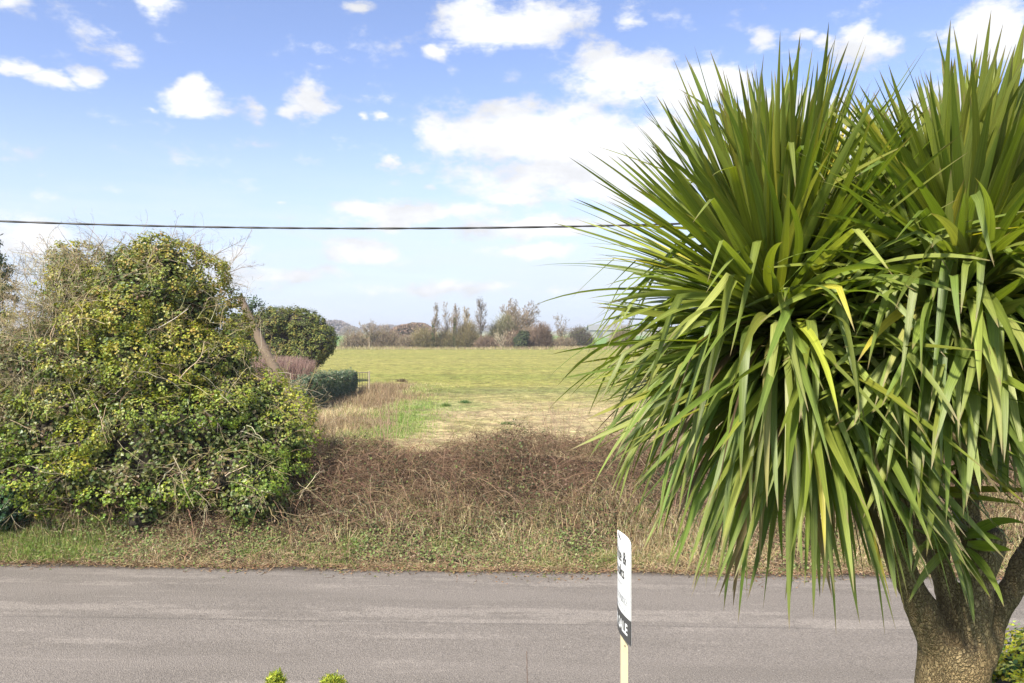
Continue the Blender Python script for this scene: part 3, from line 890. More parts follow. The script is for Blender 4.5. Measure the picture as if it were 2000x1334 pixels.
# ---- broad evergreen bush behind the fence
rng = np.random.default_rng(27)
eb = []
for (px, py, rx_, rz_) in [(560, 655, 2.6, 2.2), (520, 650, 2.2, 1.9), (610, 665, 1.6, 1.75), (490, 660, 1.5, 1.6), (585, 635, 1.9, 1.2), (545, 628, 1.2, 1.0), (632, 668, .8, 1.3), (470, 650, 1.2, 1.5), (600, 690, 1.5, 1.2), (530, 700, 2.5, 1.4)]:
    eb.append([*P(px, py, 60 + rng.normal() * .4), rx_, 2.0, rz_])
o = empty('evergreen_bush', (eb[0][0], 60, 0), 'broad rounded dark evergreen bush rising behind the purple twig hedge', 'bush')
mesh('foliage', [clusters(rng, eb, 4200, 16, .26, .15, [[.14, .15, .035], [.10, .12, .03], [.19, .18, .04], [.065, .085, .025]], [3, 3, 1.6, 1.5], ymax=61.5, rough=.14, thick=.15, zmin=1.2)], M_foliage, o)
mesh('shade_core', core_mesh(eb, .8), M_core, o, smooth=True)
pl, rad = grow(rng, np.array([[eb[0][0], 60, 0.]]), np.array([[0, 0, 1.]]), 3, .2, 5, .04)
mesh('trunk', [strands(pl, rad, pick(rng, 1, [[.12, .09, .06]]), 8)], M_twig, o)
# feathery top shoot
tpx = P(487, 596, 59)
pl, rad = grow(rng, np.repeat([tpx + [0, 0, -.5]], 7, 0), np.c_[rng.normal(size=7) * .5 + .3, np.zeros(7), np.ones(7)], 1.2, .03, 6, .12, -.1)
q = np.repeat(pl.reshape(-1, 3), 14, 0); q = q + rng.normal(size=q.shape) * [.13, .13, .1]
mesh('top_shoot', [strands(pl, rad, pick(rng, 7, [[.1, .09, .05]])), leaves(rng, q, randdir(rng, len(q)), .13, pick(rng, len(q), [[.05, .09, .035]]))], M_foliage, o)

# ---- purple twig hedge
rng = np.random.default_rng(28)
n = 9000
xx = rng.uniform(-14.6, -11.0, n); yy = rng.uniform(40.5, 43.5, n)
topz = 2.78 + .12 * (vnoise(np.c_[xx, yy], 1.2, 4) - .5) - .35 * np.clip((xx + 11.6) / .6, 0, 1)
zb = rng.uniform(.2, 1, n) * topz * .8
d = np.c_[rng.normal(size=(n, 2)) * .28, np.ones(n)]
pl, rad = grow(rng, np.c_[xx, yy, zb], d, np.minimum(rng.uniform(.35, 1.0, n), topz - zb + .05), .0075, 4, .14, 0, .5)
up_ = np.clip((pl[:, -1, 2] - 1.6) / 1.0, 0, 1)[:, None]
c = pick(rng, n, [[.22, .15, .11], [.28, .20, .13], [.17, .11, .085]]) * (1 - up_) + pick(rng, n, [[.19, .125, .11], [.15, .095, .085], [.24, .165, .14]]) * up_
o = empty('twig_hedge', (-12.8, 42, 0), 'clipped bare hedge of purple-brown twigs behind the ivy-clad fence', 'hedge')
mesh('twigs', [strands(pl, rad, c)], M_twig, o)
mesh('shade_core', core_mesh([[-13.4, 42, 1.1, 1.2, 1.2, 1.35], [-12.2, 42, 1.1, 1.1, 1.2, 1.3]], .95), plain('hedge_core', (.13, .09, .07), .95, .03, 25, .4), o, smooth=True)  # added solid core, its darker tone paints the shade between the twigs


# ---- iron fence with ivy
def bar(p, q, r, sides=6):
    pl = np.array([[p, q]], float)
    return strands(pl, np.full((1, 2), r), None, sides)


M_iron = plain('weathered_iron', (.10, .085, .07), .7, .002, 60, .3)
M_timber = plain('grey_timber', (.36, .30, .22), .85, .004, 30, .3)
fx = lambda y: -10.35 - .018 * (y - 38)
fh = lambda y: 1.72 - (y - 38) * .026
fe_ = empty('iron_fence', (-10.5, 45, 0), 'low iron fence with slim bars turning a corner at its ivy-covered end', 'fence')
pr = []
for y0 in np.arange(38, 52.01, .14):
    pr.append(bar((fx(y0), y0, 0), (fx(y0), y0, fh(y0)), .008, 4))
for hh in (0.02, .22, .9):
    pr.append(bar((fx(38), 38, fh(38) - hh), (fx(52), 52, fh(52) - hh), .018, 5))
mesh('side_panel', pr, M_iron, fe_)
pr = []
yc = 51.9; x0, x1 = fx(52), fx(52) + .95
pr.append(bar((x0, yc, 1.32), (x1, yc, 1.36), .026, 5)); pr.append(bar((x0, yc, .3), (x1, yc, .3), .02, 5))
for xb in np.linspace(x0 + .12, x1 - .1, 5):
    pr.append(bar((xb, yc, 0), (xb, yc, 1.34), .014, 4))
mesh('end_panel', pr, M_iron, fe_)
for xb in (x0, x1):
    mesh('post', [bar((xb, yc, 0), (xb, yc, 1.44), .045, 8)], M_timber, fe_, True)
rng = np.random.default_rng(29)
n = 15000
yy = 38 + 13.4 * rng.uniform(size=n) ** 1.0
tz = fh(yy) + .06 - .1 * rng.uniform(size=n)
zz = rng.uniform(0.02, 1, n) * tz
kk = fbm(np.c_[yy * 1.2, zz * 2], 1.2, 61)
xo = fx(yy) + .06 + (.55 * kk + .25 * (zz / tz) ** 2) * np.clip((52.5 - yy) / 6, .3, 1)
zz = np.maximum(zz, .25 * vnoise(np.c_[yy, yy * 0], .9, 62) * tz * (rng.uniform(size=n) < .8))
pos = np.c_[xo + rng.normal(size=n) * .04, yy, zz]
c = pick(rng, n, [[.05, .085, .04], [.075, .11, .055], [.11, .145, .075], [.16, .14, .08]], [4, 3, 1.5, .7])
n2_ = np.c_[np.full(n, .8), np.full(n, -.7), np.full(n, .3)] + randdir(rng, n) * .7
pos2 = pos[:5000].copy(); pos2[:, 0] = fx(pos2[:, 1]) + rng.uniform(-.35, .1, 5000); pos2[:, 2] = fh(pos2[:, 1]) + .13 * rng.normal(size=5000) * vnoise(pos2, 1.5, 68) * 2 - .03
pos3 = pos[5000:9000].copy(); pos3[:, 1] = 38 - rng.uniform(0, .15, 4000); pos3[:, 0] = fx(38) + rng.uniform(-.9, .25, 4000); pos3[:, 2] = rng.uniform(0.0, fh(38), 4000)
ic = [leaves(rng, pos, n2_, rng.uniform(.07, .13, n), c, .45), leaves(rng, pos2, randdir(rng, 5000) * .5 + [0, -.3, .8], .1, c[:5000], .45),
      leaves(rng, pos3, randdir(rng, 4000) * .5 + [.2, -.9, .2], .1, c[5000:9000], .45)]
tag(mesh('fence_ivy', ic, M_ivy), 'curtain of dark ivy hanging over the iron fence', 'ivy')

# ---- rough dry grass and brambles between fence and field
rng = np.random.default_rng(30)
n = 46000
yy = rng.uniform(21, 58, n); xx = rng.uniform(-12, -3.0, n)
xl = fx(np.maximum(yy, 38)) + .3
bd = -4.4 - .045 * (yy - 22) - 3.2 * (fbm(np.c_[xx, yy], .5, 63) - .2) * np.sqrt(yy / 40) + .8 * np.clip((yy - 44) / 8, 0, 1) + rng.exponential(.7, n)
k = (xx < bd) & ((xx > xl) | (yy < 37)); xx, yy = xx[k], yy[k]; n = len(xx)
br = fbm(np.c_[xx, yy * .6], .35, 64)
h = rng.uniform(.12, .5, n) * (.35 + 1.3 * fbm(np.c_[xx, yy], .6, 65)); h *= np.clip(.55 + (-5.5 - xx) / 4, .45, 1.15)
ln = rng.normal(size=(n, 3)) * .2; ln[:, 2] = 0
cT = pick(rng, n, [[.48, .38, .22], [.40, .30, .17], [.55, .46, .30]]); cB = pick(rng, n, [[.21, .15, .09], [.27, .20, .12], [.33, .26, .16]]); cG = pick(rng, n, [[.22, .27, .08], [.32, .33, .13]])
isB = (br + .10 * ((xx < -7) & (yy < 46)) > .50)[:, None]; isG = (rng.uniform(size=n) < .15 + .6 * np.clip((xx + 7.2 + .03 * (yy - 22)) / 1.5, 0, 1))[:, None]
c = np.where(isB, cB, np.where(isG, cG, cT))
tag(mesh('rough_grass', [blades(rng, np.c_[xx, yy, bank(xx, yy)], h, rng.uniform(.010, .02, n), ln, c)], M_dry), 'tall dry grass and dead bramble between the iron fence and the field', 'dry grass', kind='stuff')
# tufts of the open field (near part)
rng = np.random.default_rng(31)
n = 60000
yy = 21 + 55 * rng.uniform(size=n) ** 1.5; xx = rng.uniform(-.42, .75, n) * yy
k = xx > -7.0 - .05 * (yy - 22); xx, yy = xx[k], yy[k]
k = vnoise(np.c_[xx, yy], 2.2, 66) > .42; xx, yy = xx[k], yy[k]; n = len(xx)
zc = zones(xx, yy)
c = zc * rng.uniform(.65, 1.35, (n, 1))
green = (fbm(np.c_[xx, yy], .8, 67) > .56)[:, None] & (rng.uniform(size=(n, 1)) < .6)
c = np.where(green, pick(rng, n, [[.19, .22, .05], [.26, .27, .07], [.14, .18, .05]]), c)
ln = rng.normal(size=(n, 3)) * .05; ln[:, 2] = 0
h = rng.uniform(.025, .085, n) * (1 + .8 * green[:, 0])
n2_ = 9000
yl_ = rng.normal(35, 5.5, n2_); xl_ = -5.3 - .03 * (yl_ - 35) + rng.normal(size=n2_) * .95
wob_ = fbm(np.c_[xl_, yl_], .7, 69) > .42
yl_, xl_ = yl_[wob_], xl_[wob_]; n2_ = len(yl_)
lush_ = blades(rng, np.c_[xl_, yl_, bank(xl_, yl_)], rng.uniform(.06, .22, n2_), rng.uniform(.012, .024, n2_), rng.normal(size=(n2_, 3)) * [.1, .1, 0],
               pick(rng, n2_, [[.17, .26, .06], [.23, .32, .08], [.30, .34, .12]]))
tag(mesh('field_grass', [lush_, blades(rng, np.c_[xx, yy, bank(xx, yy)], h, rng.uniform(.012, .028, n), ln, c)], M_grass), 'short stubble and grass tufts of the open field', 'grass', kind='stuff')
# separate weed clumps on the field
for i, (px, py, sz, lab, col) in enumerate([(908, 785, .32, 'bluish-green weed clump at the lush edge of the field', [.10, .17, .06]),
                                       (990, 827, .24, 'small green thistle clump alone on the bare straw patch', [.10, .16, .05]),
                                       (785, 743, .42, 'dark brown clump on the yellow-green field beside the fence corner', [.12, .09, .06]),
                                       (870, 790, .26, 'low green weed tuft just left of the bluish clump', [.14, .2, .06])]):
    Yc = (H) * F / (py + 4 - 645); xc = (px - 1000) / F * Yc
    n = 260
    q = rng.normal(size=(n, 3)) * sz * .45; q[:, 2] = 0
    tag(mesh('weed_clump', [blades(rng, np.c_[xc, Yc, 0] + q, rng.uniform(.3, 1, n) * sz, sz * .08, rng.normal(size=(n, 3)) * [sz * .4, sz * .4, 0], pick(rng, n, [col]))], M_grass), lab, 'weed')


# ------------------------------------------------------------------ far hedgerow
def bare_tree(name, px, pyb, pyt, Yd, wpx, label, group=None, col=None, nroot=1, spread=.35, lev=(16, 8, 5), ivyh=0, seed=0, upright=.1, rtr=.018, twigr=.022, cat='tree', fork=None):
    rng = np.random.default_rng(100 + seed)
    base = P(px, pyb, Yd); base[2] = 0.0
    ht = P(px, pyt, Yd)[2]
    wd = wpx / F * Yd / 2
    o = empty(name, base, label, cat, group)
    col = col or [[.20, .16, .11], [.26, .21, .15]]
    fk = fork if fork is not None else 1.0
    if nroot == 1:
        tl = ht * (.84 if upright > .2 else .45)
        pl, rad = grow(rng, base[None], np.array([[rng.normal() * .03, 0, 1.]]), tl, ht * rtr, 9, .02, 0, .25)
        mesh('trunk', [strands(pl, rad, pick(rng, 1, col), 7)], M_twig, o, True)
        t0 = .22 if upright > .2 else .35
        r1 = wd / max(tl, .1) * (1.9 if upright > .2 else 1.3)
        p1, q1 = children(rng, pl, rad, lev[0] * 2, r1 if upright > .2 else max(r1, (ht - tl) / tl * .8), 38 if upright > .2 else 36, .5, t0, 6, .08, upright)
    else:
        a = rng.uniform(0, 6.283, nroot)
        d = np.c_[np.cos(a) * spread, np.sin(a) * spread, np.ones(nroot)] * [rng.uniform(.3, 1) if 0 else 1, 1, 1]
        sc = rng.uniform(.2, 1, nroot)[:, None]; d[:, :2] *= sc
        pl, rad = grow(rng, base[None] + rng.normal(size=(nroot, 3)) * [wd * .12, .2, 0], d, ht * rng.uniform(.68, .88, nroot), ht * rtr * .6, 8, .07, .02, .25)
        mesh('trunk', [strands(pl, rad, pick(rng, nroot, col), 5)], M_twig, o, True)
        p1, q1 = children(rng, pl, rad, lev[0], .34, 36, .5, .15, 5, .1, upright)
    p2, q2 = children(rng, p1, q1, lev[1], .45, 36, .55, .2, 4, .1, .06)
    p3, q3 = children(rng, p2, q2, lev[2], .5, 36, .7, .2, 3, .1, .05)
    q2 = np.maximum(q2, twigr); q3 = np.maximum(q3, twigr * .7)
    mesh('branches', [strands(p1, q1, pick(rng, len(p1), col)), strands(p2, q2, pick(rng, len(p2), col)), strands(p3, q3, pick(rng, len(p3), col))], M_twig, o)
    if ivyh:
        n = 2600
        z = rng.uniform(0, 1, n) ** 1.2 * ht * ivyh
        rr = wd * .42 * (1 - z / (ht * ivyh) * .75) * rng.uniform(.3, 1, n) * (.7 + .6 * vnoise(np.c_[z * 0, z, z], .8, seed))
        a = rng.uniform(0, 6.283, n)
        pos = np.c_[base[0] + np.cos(a) * rr, base[1] + np.sin(a) * rr, z]
        mesh('ivy', [leaves(rng, pos, np.c_[np.cos(a), np.sin(a), a * 0 + .3] + randdir(rng, n) * .6, .3, pick(rng, n, [[.05, .08, .03], [.08, .11, .04]]))], M_foliage, o)
    return o


def twig_bush(px, pyb, pyt, wpx, Yd, label, col, n=1500, seed=0, leafy=0, group='shrubs of the far hedgerow'):
    rng = np.random.default_rng(200 + seed)
    base = P(px, pyb, Yd); base[2] = 0
    ht = max(P(px, pyt, Yd)[2], .6); wd = wpx / F * Yd / 2
    o = empty('hedgerow_shrub', base, label, 'shrub', group)
    u = randdir(rng, n); u[:, 2] = np.abs(u[:, 2])
    q = rng.uniform(.35, 1, n)[:, None] * (.8 + .4 * vnoise(u, 2.5, seed))[:, None]
    st = base + u * q * [wd, min(wd, 3), ht] * .85 
    d = u * [.6, .6, .5] + rng.normal(size=(n, 3)) * .3 + [0, 0, .6]
    k_ = ht / 6 + .3
    pl, rad = grow(rng, st, d, rng.uniform(.4, 1.1, n) * k_ * 1.5, .022, 4, .15, 0, .6)
    p2, r2 = children(rng, pl, rad, 3, .55, 35, .8, .1, 3, .15, .02)
    r2 = np.maximum(r2, .013)
    mesh('twigs', [strands(pl, rad, pick(rng, len(pl), col, None, .25)), strands(p2, r2, pick(rng, len(p2), col, None, .25))], M_twig, o)
    mesh('shade_core', core_mesh([[*base, wd * .62, min(wd, 3) * .62, ht * .66]], 1.0), plain('shrub_core', [v * .62 for v in col[0]], .95, .1, 6, .4), o, smooth=True)  # added solid core, twig colour darkened to paint the shade inside the shrub
    if leafy:
        m_ = leafy
        u = randdir(rng, m_); u[:, 2] = np.abs(u[:, 2])
        ps = base + u * (.8 + .3 * vnoise(u, 3, seed + 1))[:, None] * [wd, min(wd, 3), ht]
        mesh('leaves', [leaves(rng, ps, u + randdir(rng, m_) * .5, .26, pick(rng, m_, [[.06, .075, .035], [.09, .10, .045]]))], M_foliage, o)
    return o


brn = [[.21, .165, .11], [.16, .12, .085], [.27, .22, .145]]
red = [[.18, .125, .09], [.14, .10, .07], [.23, .17, .12]]
olv = [[.20, .17, .085], [.17, .14, .075], [.25, .21, .11]]
twig_bush(695, 678, 648, 70, 178, 'low pale shrub at the left end of the far hedgerow', brn, 1600, 1)
twig_bush(748, 678, 640, 80, 177, 'brown shrub just right of the small spreading tree', brn, 2000, 2)
twig_bush(795, 678, 655, 60, 176, 'low dull shrub filling the hedgerow gap before the poplars', brn, 1400, 3)
twig_bush(825, 678, 641, 55, 176, 'olive-brown shrub left of the first ivy-clad poplar', olv, 1900, 4)
twig_bush(870, 678, 645, 60, 179, 'olive shrub between the ivy-clad poplars', olv, 1700, 5)
twig_bush(912, 678, 630, 60, 179, 'yellowish-olive shrub right of the ivy cone', olv, 2200, 6)
twig_bush(950, 678, 655, 50, 175, 'low dark shrub under the clear-stemmed poplar', red, 1300, 7)
twig_bush(985, 678, 617, 66, 183, 'tall rounded olive-green shrub behind the pollard', [[.20, .19, .10], [.17, .16, .085]], 3600, 8)
twig_bush(1008, 680, 645, 60, 172, 'brown shrub at the foot of the pollard', red, 1700, 9)
twig_bush(1057, 680, 632, 48, 174, 'rounded reddish-brown shrub at the right of the large bare tree', red, 3000, 10)
twig_bush(1038, 680, 640, 50, 177, 'brown shrub under the large bare tree', brn, 2000, 11)
twig_bush(1132, 672, 641, 60, 190, 'dark slate-brown shrub left of the grey barn', [[.15, .13, .10], [.12, .10, .085]], 2600, 12, 900)
twig_bush(1100, 674, 658, 60, 186, 'low straw-coloured shrub in the gap right of the round shrub', brn, 1300, 13)
twig_bush(1215, 676, 640, 60, 180, 'shrub half hidden by the spiky leaf tips', olv, 1600, 14)
twig_bush(1300, 678, 642, 90, 180, 'wide brown shrub behind the left leaf skirt of the spiky tree', brn, 2000, 15)
twig_bush(1420, 678, 640, 100, 180, 'wide brown shrub hidden in the hedgerow right of the skirt', red, 1500, 16)
o = empty('ivy_bush', (P(1018, 680, 170)[0], 170, 0), 'small dark ivy-covered bush in front of the large bare tree', 'bush')
rng = np.random.default_rng(33)
bb = [[*P(1016, 668, 170), 1.5, 1, 1.6], [*P(1022, 655, 170), 1.3, 1, 1.0]]
mesh('foliage', [clusters(rng, bb, 500, 10, .35, .25, [[.045, .06, .03], [.07, .085, .035]], [1, 1], zmin=.1)], M_foliage, o)
mesh('shade_core', core_mesh(bb, .8), M_core, o, smooth=True)

g1 = 'bare trees of the far hedgerow'
bare_tree('bare_tree', 722, 676, 610, 175, 58, 'small spreading bare tree at the left end of the far hedgerow', g1, seed=1, lev=(12, 6, 4), upright=.05, rtr=.022)
bare_tree('poplar_tree', 846, 676, 592, 176, 26, 'slender poplar with ivy up its trunk, leftmost of the far poplars', g1, ivyh=.55, seed=2, upright=.3, rtr=.014)
bare_tree('poplar_tree', 871, 676, 588, 180, 26, 'slender bare poplar second from the left, thin ivy on its stem', g1, ivyh=.35, seed=3, upright=.3, rtr=.012, lev=(12, 6, 4))
bare_tree('poplar_tree', 888, 677, 592, 178, 28, 'poplar wrapped in a wide dark green cone of ivy', g1, ivyh=.68, seed=4, upright=.3, rtr=.014)
bare_tree('poplar_tree', 908, 676, 595, 181, 26, 'brownish bare poplar between the ivy cone and the clear-stemmed one', g1, col=[[.27, .21, .12], [.3, .25, .15]], seed=5, upright=.3, rtr=.012)
bare_tree('poplar_tree', 938, 676, 585, 179, 34, 'clear-stemmed bare poplar standing alone left of the large tree', g1, seed=6, upright=.28, rtr=.014, col=[[.18, .15, .12]])
bare_tree('large_bare_tree', 1008, 676, 576, 185, 92, 'large bare tree with a wide domed crown above the hedgerow', g1, seed=7, nroot=16, spread=.85, lev=(15, 7, 5), upright=.06, rtr=.018, twigr=.028)
bare_tree('pollard_willow', 984, 678, 636, 171, 50, 'pale-stemmed pollard with a spray of shoots in front of the large tree', g1, seed=8, nroot=16, spread=.9, lev=(5, 3, 2), upright=.05, rtr=.016, col=[[.42, .36, .26], [.36, .3, .22]])
bare_tree('bare_tree', 1100, 672, 608, 195, 40, 'thin twiggy bare tree left of the grey barn', g1, seed=9, nroot=5, spread=.4, lev=(11, 6, 4), rtr=.014)
bare_tree('bare_tree', 1214, 672, 614, 182, 40, 'small bare tree in front of the grey barn, seen between leaf tips', g1, seed=10, nroot=4, spread=.4, lev=(11, 6, 4), rtr=.014)
bare_tree('bare_tree', 1330, 676, 605, 182, 60, 'bare tree hidden behind the hanging spiky leaves', g1, seed=11, nroot=5, spread=.5, lev=(12, 6, 4), rtr=.014)

# rank grass at the foot of the hedgerow
rng = np.random.default_rng(34)
n = 42000
xx = rng.uniform(-42, 75, n); yy = rng.uniform(163, 190, n)
hh = rng.uniform(.2, .9, n) * (.4 + fbm(np.c_[xx, yy], .12, 71))
c = pick(rng, n, [[.42, .35, .22], [.36, .30, .17], [.28, .27, .12], [.30, .22, .15]])
tag(mesh('hedgerow_grass', [blades(rng, np.c_[xx, yy, xx * 0], hh, rng.uniform(.025, .06, n), rng.normal(size=(n, 3)) * [.25, .25, 0], c)], M_dry), 'pale rank grass along the foot of the far hedgerow', 'dry grass', kind='stuff')


# distant woods (masses)
def wood(name, x0, x1, Yd, htop, label, col, n=2600, seed=0, prof=None):
    rng = np.random.default_rng(300 + seed)
    xx = rng.uniform(x0, x1, n)
    k = np.sin(np.clip((xx - x0) / (x1 - x0), 0, 1) * np.pi) ** .4
    tz = htop * k * (.72 + .5 * vnoise(np.c_[xx, xx * 0], 7 / htop * .12, seed)) 
    zz = rng.uniform(0, 1, n) ** .6 * tz
    yy = Yd + rng.uniform(-10, 10, n)
    s = htop * .13
    p = [leaves(rng, np.c_[xx, yy, zz], randdir(rng, n) + [0, -.8, .3], rng.uniform(.6, 1.3, n) * s, pick(rng, n, col), .4)]
    m_ = n // 2
    d = np.c_[rng.normal(size=(m_, 2)) * .25, np.ones(m_)]
    pl, rad = grow(rng, np.c_[xx[:m_], yy[:m_], tz[:m_] * .75], d, htop * rng.uniform(.1, .3, m_), s * .05, 3, .1)
    p.append(strands(pl, rad, pick(rng, m_, col)))
    return tag(mesh(name, p, M_foliage), label, 'wood', kind='stuff')


def XX(px, Yd): return (px - 1000) / F * Yd


wood('brown_wood', XX(764, 330), XX(850, 330), 330, 7.6, 'rounded brown copse on the skyline left of the poplars', [[.20, .14, .11], [.25, .17, .13]], 5200, 1)
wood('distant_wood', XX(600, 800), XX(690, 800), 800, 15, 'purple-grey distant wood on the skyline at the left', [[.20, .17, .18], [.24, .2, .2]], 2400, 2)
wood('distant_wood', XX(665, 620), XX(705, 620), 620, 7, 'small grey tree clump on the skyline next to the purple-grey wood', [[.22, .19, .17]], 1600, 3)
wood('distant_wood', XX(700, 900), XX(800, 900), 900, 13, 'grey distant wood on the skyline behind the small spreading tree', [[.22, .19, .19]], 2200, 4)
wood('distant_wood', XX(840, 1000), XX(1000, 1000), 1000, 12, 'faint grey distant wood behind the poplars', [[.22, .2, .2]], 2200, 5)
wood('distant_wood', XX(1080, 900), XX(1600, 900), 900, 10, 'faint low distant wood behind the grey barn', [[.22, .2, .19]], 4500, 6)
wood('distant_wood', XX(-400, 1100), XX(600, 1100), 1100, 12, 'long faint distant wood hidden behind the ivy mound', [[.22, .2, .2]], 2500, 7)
wood('distant_hedge', XX(640, 480), XX(800, 480), 480, 3.2, 'thin dark hedge line across the distant green field', [[.13, .12, .09]], 1800, 8)
wood('distant_hedge', XX(1060, 520), XX(1500, 520), 520, 2.6, 'thin pale hedge line below the grey barn', [[.24, .22, .15]], 2600, 9)

# grey barn
Yb = 420
bx0, bx1 = XX(1152, Yb), XX(1238, Yb)
bo = empty('barn', ((bx0 + bx1) / 2, Yb, 0), 'long low grey barn with a pitched roof beyond the hedgerow', 'barn')


def box(x0, x1, y0, y1, z0, z1):
    V = np.array([[x, y, z] for z in (z0, z1) for y in (y0, y1) for x in (x0, x1)], float)
    return V, np.array([[0, 2, 3, 1], [4, 5, 7, 6], [0, 1, 5, 4], [2, 6, 7, 3], [0, 4, 6, 2], [1, 3, 7, 5]]), None


mesh('wall', [box(bx0, bx1, Yb, Yb + 14, 0, 4.2)], plain('barn_wall', (.24, .25, .24), .8, 0, 3), bo)
V = np.array([[bx0 - .5, Yb - .5, 4.1], [bx1 + .5, Yb - .5, 4.1], [bx1 + .5, Yb + 7, 7.4], [bx0 - .5, Yb + 7, 7.4], [bx0 - .5, Yb + 14.5, 4.1], [bx1 + .5, Yb + 14.5, 4.1]])
mesh('roof', [(V, np.array([[0, 1, 2, 3], [3, 2, 5, 4]]), None), (V[[0, 3, 4]] + [.6, 0, 0], np.array([[0, 1, 2]]), None), (V[[1, 2, 5]] - [.6, 0, 0], np.array([[0, 1, 2]]), None)],
     plain('barn_roof', (.17, .18, .18), .9, 0, 3), bo)
for q in range(3):
    xa = bx0 + 4 + q * 8
    mesh('door', [box(xa, xa + 3, Yb - .12, Yb - .01, 0, 3.4)], plain('barn_door', (.10, .11, .11), .7), bo)

# ------------------------------------------------------------------ overhead cable and poles
Yw = 10.0
px_ = np.array([-1900, 0, 650, 1200, 3900]); py_ = np.array([360, 432, 446, 440.5, 340])
cf = np.polyfit(px_[1:4], py_[1:4], 2)
xs = np.linspace(-9.4, 9.4, 61)
pc = np.polyfit([-6.667, -2.333, 1.333], [H + 213 / 150., H + 199 / 150., H + 204.5 / 150.], 2)
zs = np.polyval(pc, xs)
rng = np.random.default_rng(35)
pts = np.c_[xs, np.full(61, Yw), zs]
M_cab = plain('black_cable', (.025, .024, .024), .55, 0, 30)
wparts = []
for ph in (0, math.pi):
    xs2 = np.linspace(-21, 21, 400)
    a = xs2 * 2 * math.pi / .9 + ph
    q = np.c_[xs2, Yw + np.cos(a) * .0045, np.polyval(pc, xs2) + np.sin(a) * .0045]
    wparts.append(strands(q[None], np.full((1, 400), .0108), None, 6))
tag(mesh('overhead_cable', wparts, M_cab, smooth=True), 'black twisted overhead cable crossing the sky above the road', 'cable')
for sx, lab in ((-21, 'tarred wooden utility pole carrying the left end of the cable'), (21, 'tarred wooden utility pole carrying the right end of the cable')):
    zt = float(np.polyval(pc, sx))
    o = empty('utility_pole', (sx, Yw, 0), lab, 'utility pole', 'utility poles of the overhead cable')
    if sx < 0 or True:
        o.location.y = Yw
    mesh('pole', [strands(np.array([[[sx, Yw + .13, 0], [sx, Yw + .13, zt + .6]]]), np.array([[.12, .09]]), None, 12)], plain('tarred_wood', (.09, .065, .045), .9, .005, 30), o, True)
    mesh('bracket', [bar((sx, Yw + .1, zt), (sx, Yw - .02, zt), .02)], M_iron, o)


# ------------------------------------------------------------------ estate agent's board
M_white = plain('white_board', (.78, .79, .80), .4, 0, 8, .03)
M_black = plain('charcoal_print', (.055, .055, .058), .45, 0, 8, .1)
M_grey = plain('grey_print', (.28, .29, .30), .5, 0, 8, .1)
M_wood = plain('pale_softwood', (.56, .47, .32), .7, .002, 30, .12)
top, bot = 2.562, 1.835
far = np.array([0.8695, 6.30]); nr = np.array([0.889, 5.745])
L_ = np.linalg.norm(nr - far)
ax = (nr - far) / L_
nrm2 = np.array([ax[1], -ax[0]])        # towards -X (camera's left)
if nrm2[0] > 0: nrm2 = -nrm2
bul = .038


def bend(u, v, off, side=1):
    """u 0..1 from far edge to near edge, v height, off out of the face"""
    c = far[None] + ax[None] * (u * L_)[:, None] + nrm2[None] * (side * (np.sin(np.pi * u) * bul + off))[:, None]
    return np.c_[c, v]


sg = empty('sale_board', ((far[0] + nr[0]) / 2, (far[1] + nr[1]) / 2, 0), 'white double-sided estate agent board with charcoal band on a pale timber post', 'sign')
U = np.linspace(0, 1, 25)


def panel(side, v0, v1, th=.004, off=0.0):
    a = bend(U, np.full(25, v0), off, side); b2 = bend(U, np.full(25, v1), off, side)
    c2 = bend(U, np.full(25, v1), off - th, side); d2 = bend(U, np.full(25, v0), off - th, side)
    V = np.concatenate([a, b2, c2, d2]); q = []
    for r1, r2 in ((0, 1), (1, 2), (2, 3), (3, 0)):
        for k in range(24):
            q.append([r1 * 25 + k, r1 * 25 + k + 1, r2 * 25 + k + 1, r2 * 25 + k])
    return V, np.array(q), None


band = bot + .255 * (top - bot)
for sd_, lab in ((1, None), (-1, None)):
    pn = mesh('panel', [panel(sd_, bot, top)], M_white, sg)
    bn = mesh('band', [panel(sd_, bot, band, .0015, .0022)], M_black, sg)
    bn.parent = pn
    bn.location = (0, 0, 0)

pn_front = [o_ for o_ in bpy.data.objects if o_.name.startswith('panel')][0]


def lettering(name, body, u0, u1, v0, v1, mat, bold=0.0, side=1, parent=None):
    cu = bpy.data.curves.new(name, 'FONT')
    cu.body = body; cu.size = 1; cu.offset = bold; cu.resolution_u = 3
    ob = bpy.data.objects.new(name + '_tmp', cu)
    scn.collection.objects.link(ob)
    dg = bpy.context.evaluated_depsgraph_get()
    me = bpy.data.meshes.new_from_object(ob.evaluated_get(dg))
    bpy.data.objects.remove(ob); bpy.data.curves.remove(cu)
    bm = bmesh.new(); bm.from_mesh(me)
    bmesh.ops.triangulate(bm, faces=bm.faces[:])
    bmesh.ops.subdivide_edges(bm, edges=[e for e in bm.edges if e.calc_length() > .15], cuts=2)
    bmesh.ops.triangulate(bm, faces=bm.faces[:])
    V = np.array([v.co[:] for v in bm.verts]); bm.verts.index_update()
    Fc = np.array([[v.index for v in f.verts] for f in bm.faces]); bm.free()
    bpy.data.meshes.remove(me)
    mn, mx = V.min(0), V.max(0)
    u = u0 + (V[:, 0] - mn[0]) / (mx[0] - mn[0]) * (u1 - u0)
    if side < 0: u = 1 - u
    v = v0 + (V[:, 1] - mn[1]) / (mx[1] - mn[1]) * (v1 - v0)
    o_ = mesh(name, [(bend(u, v, .0042, side), Fc, None)], mat, sg)
    o_.parent = parent; o_.location = (0, 0, 0)
    return o_


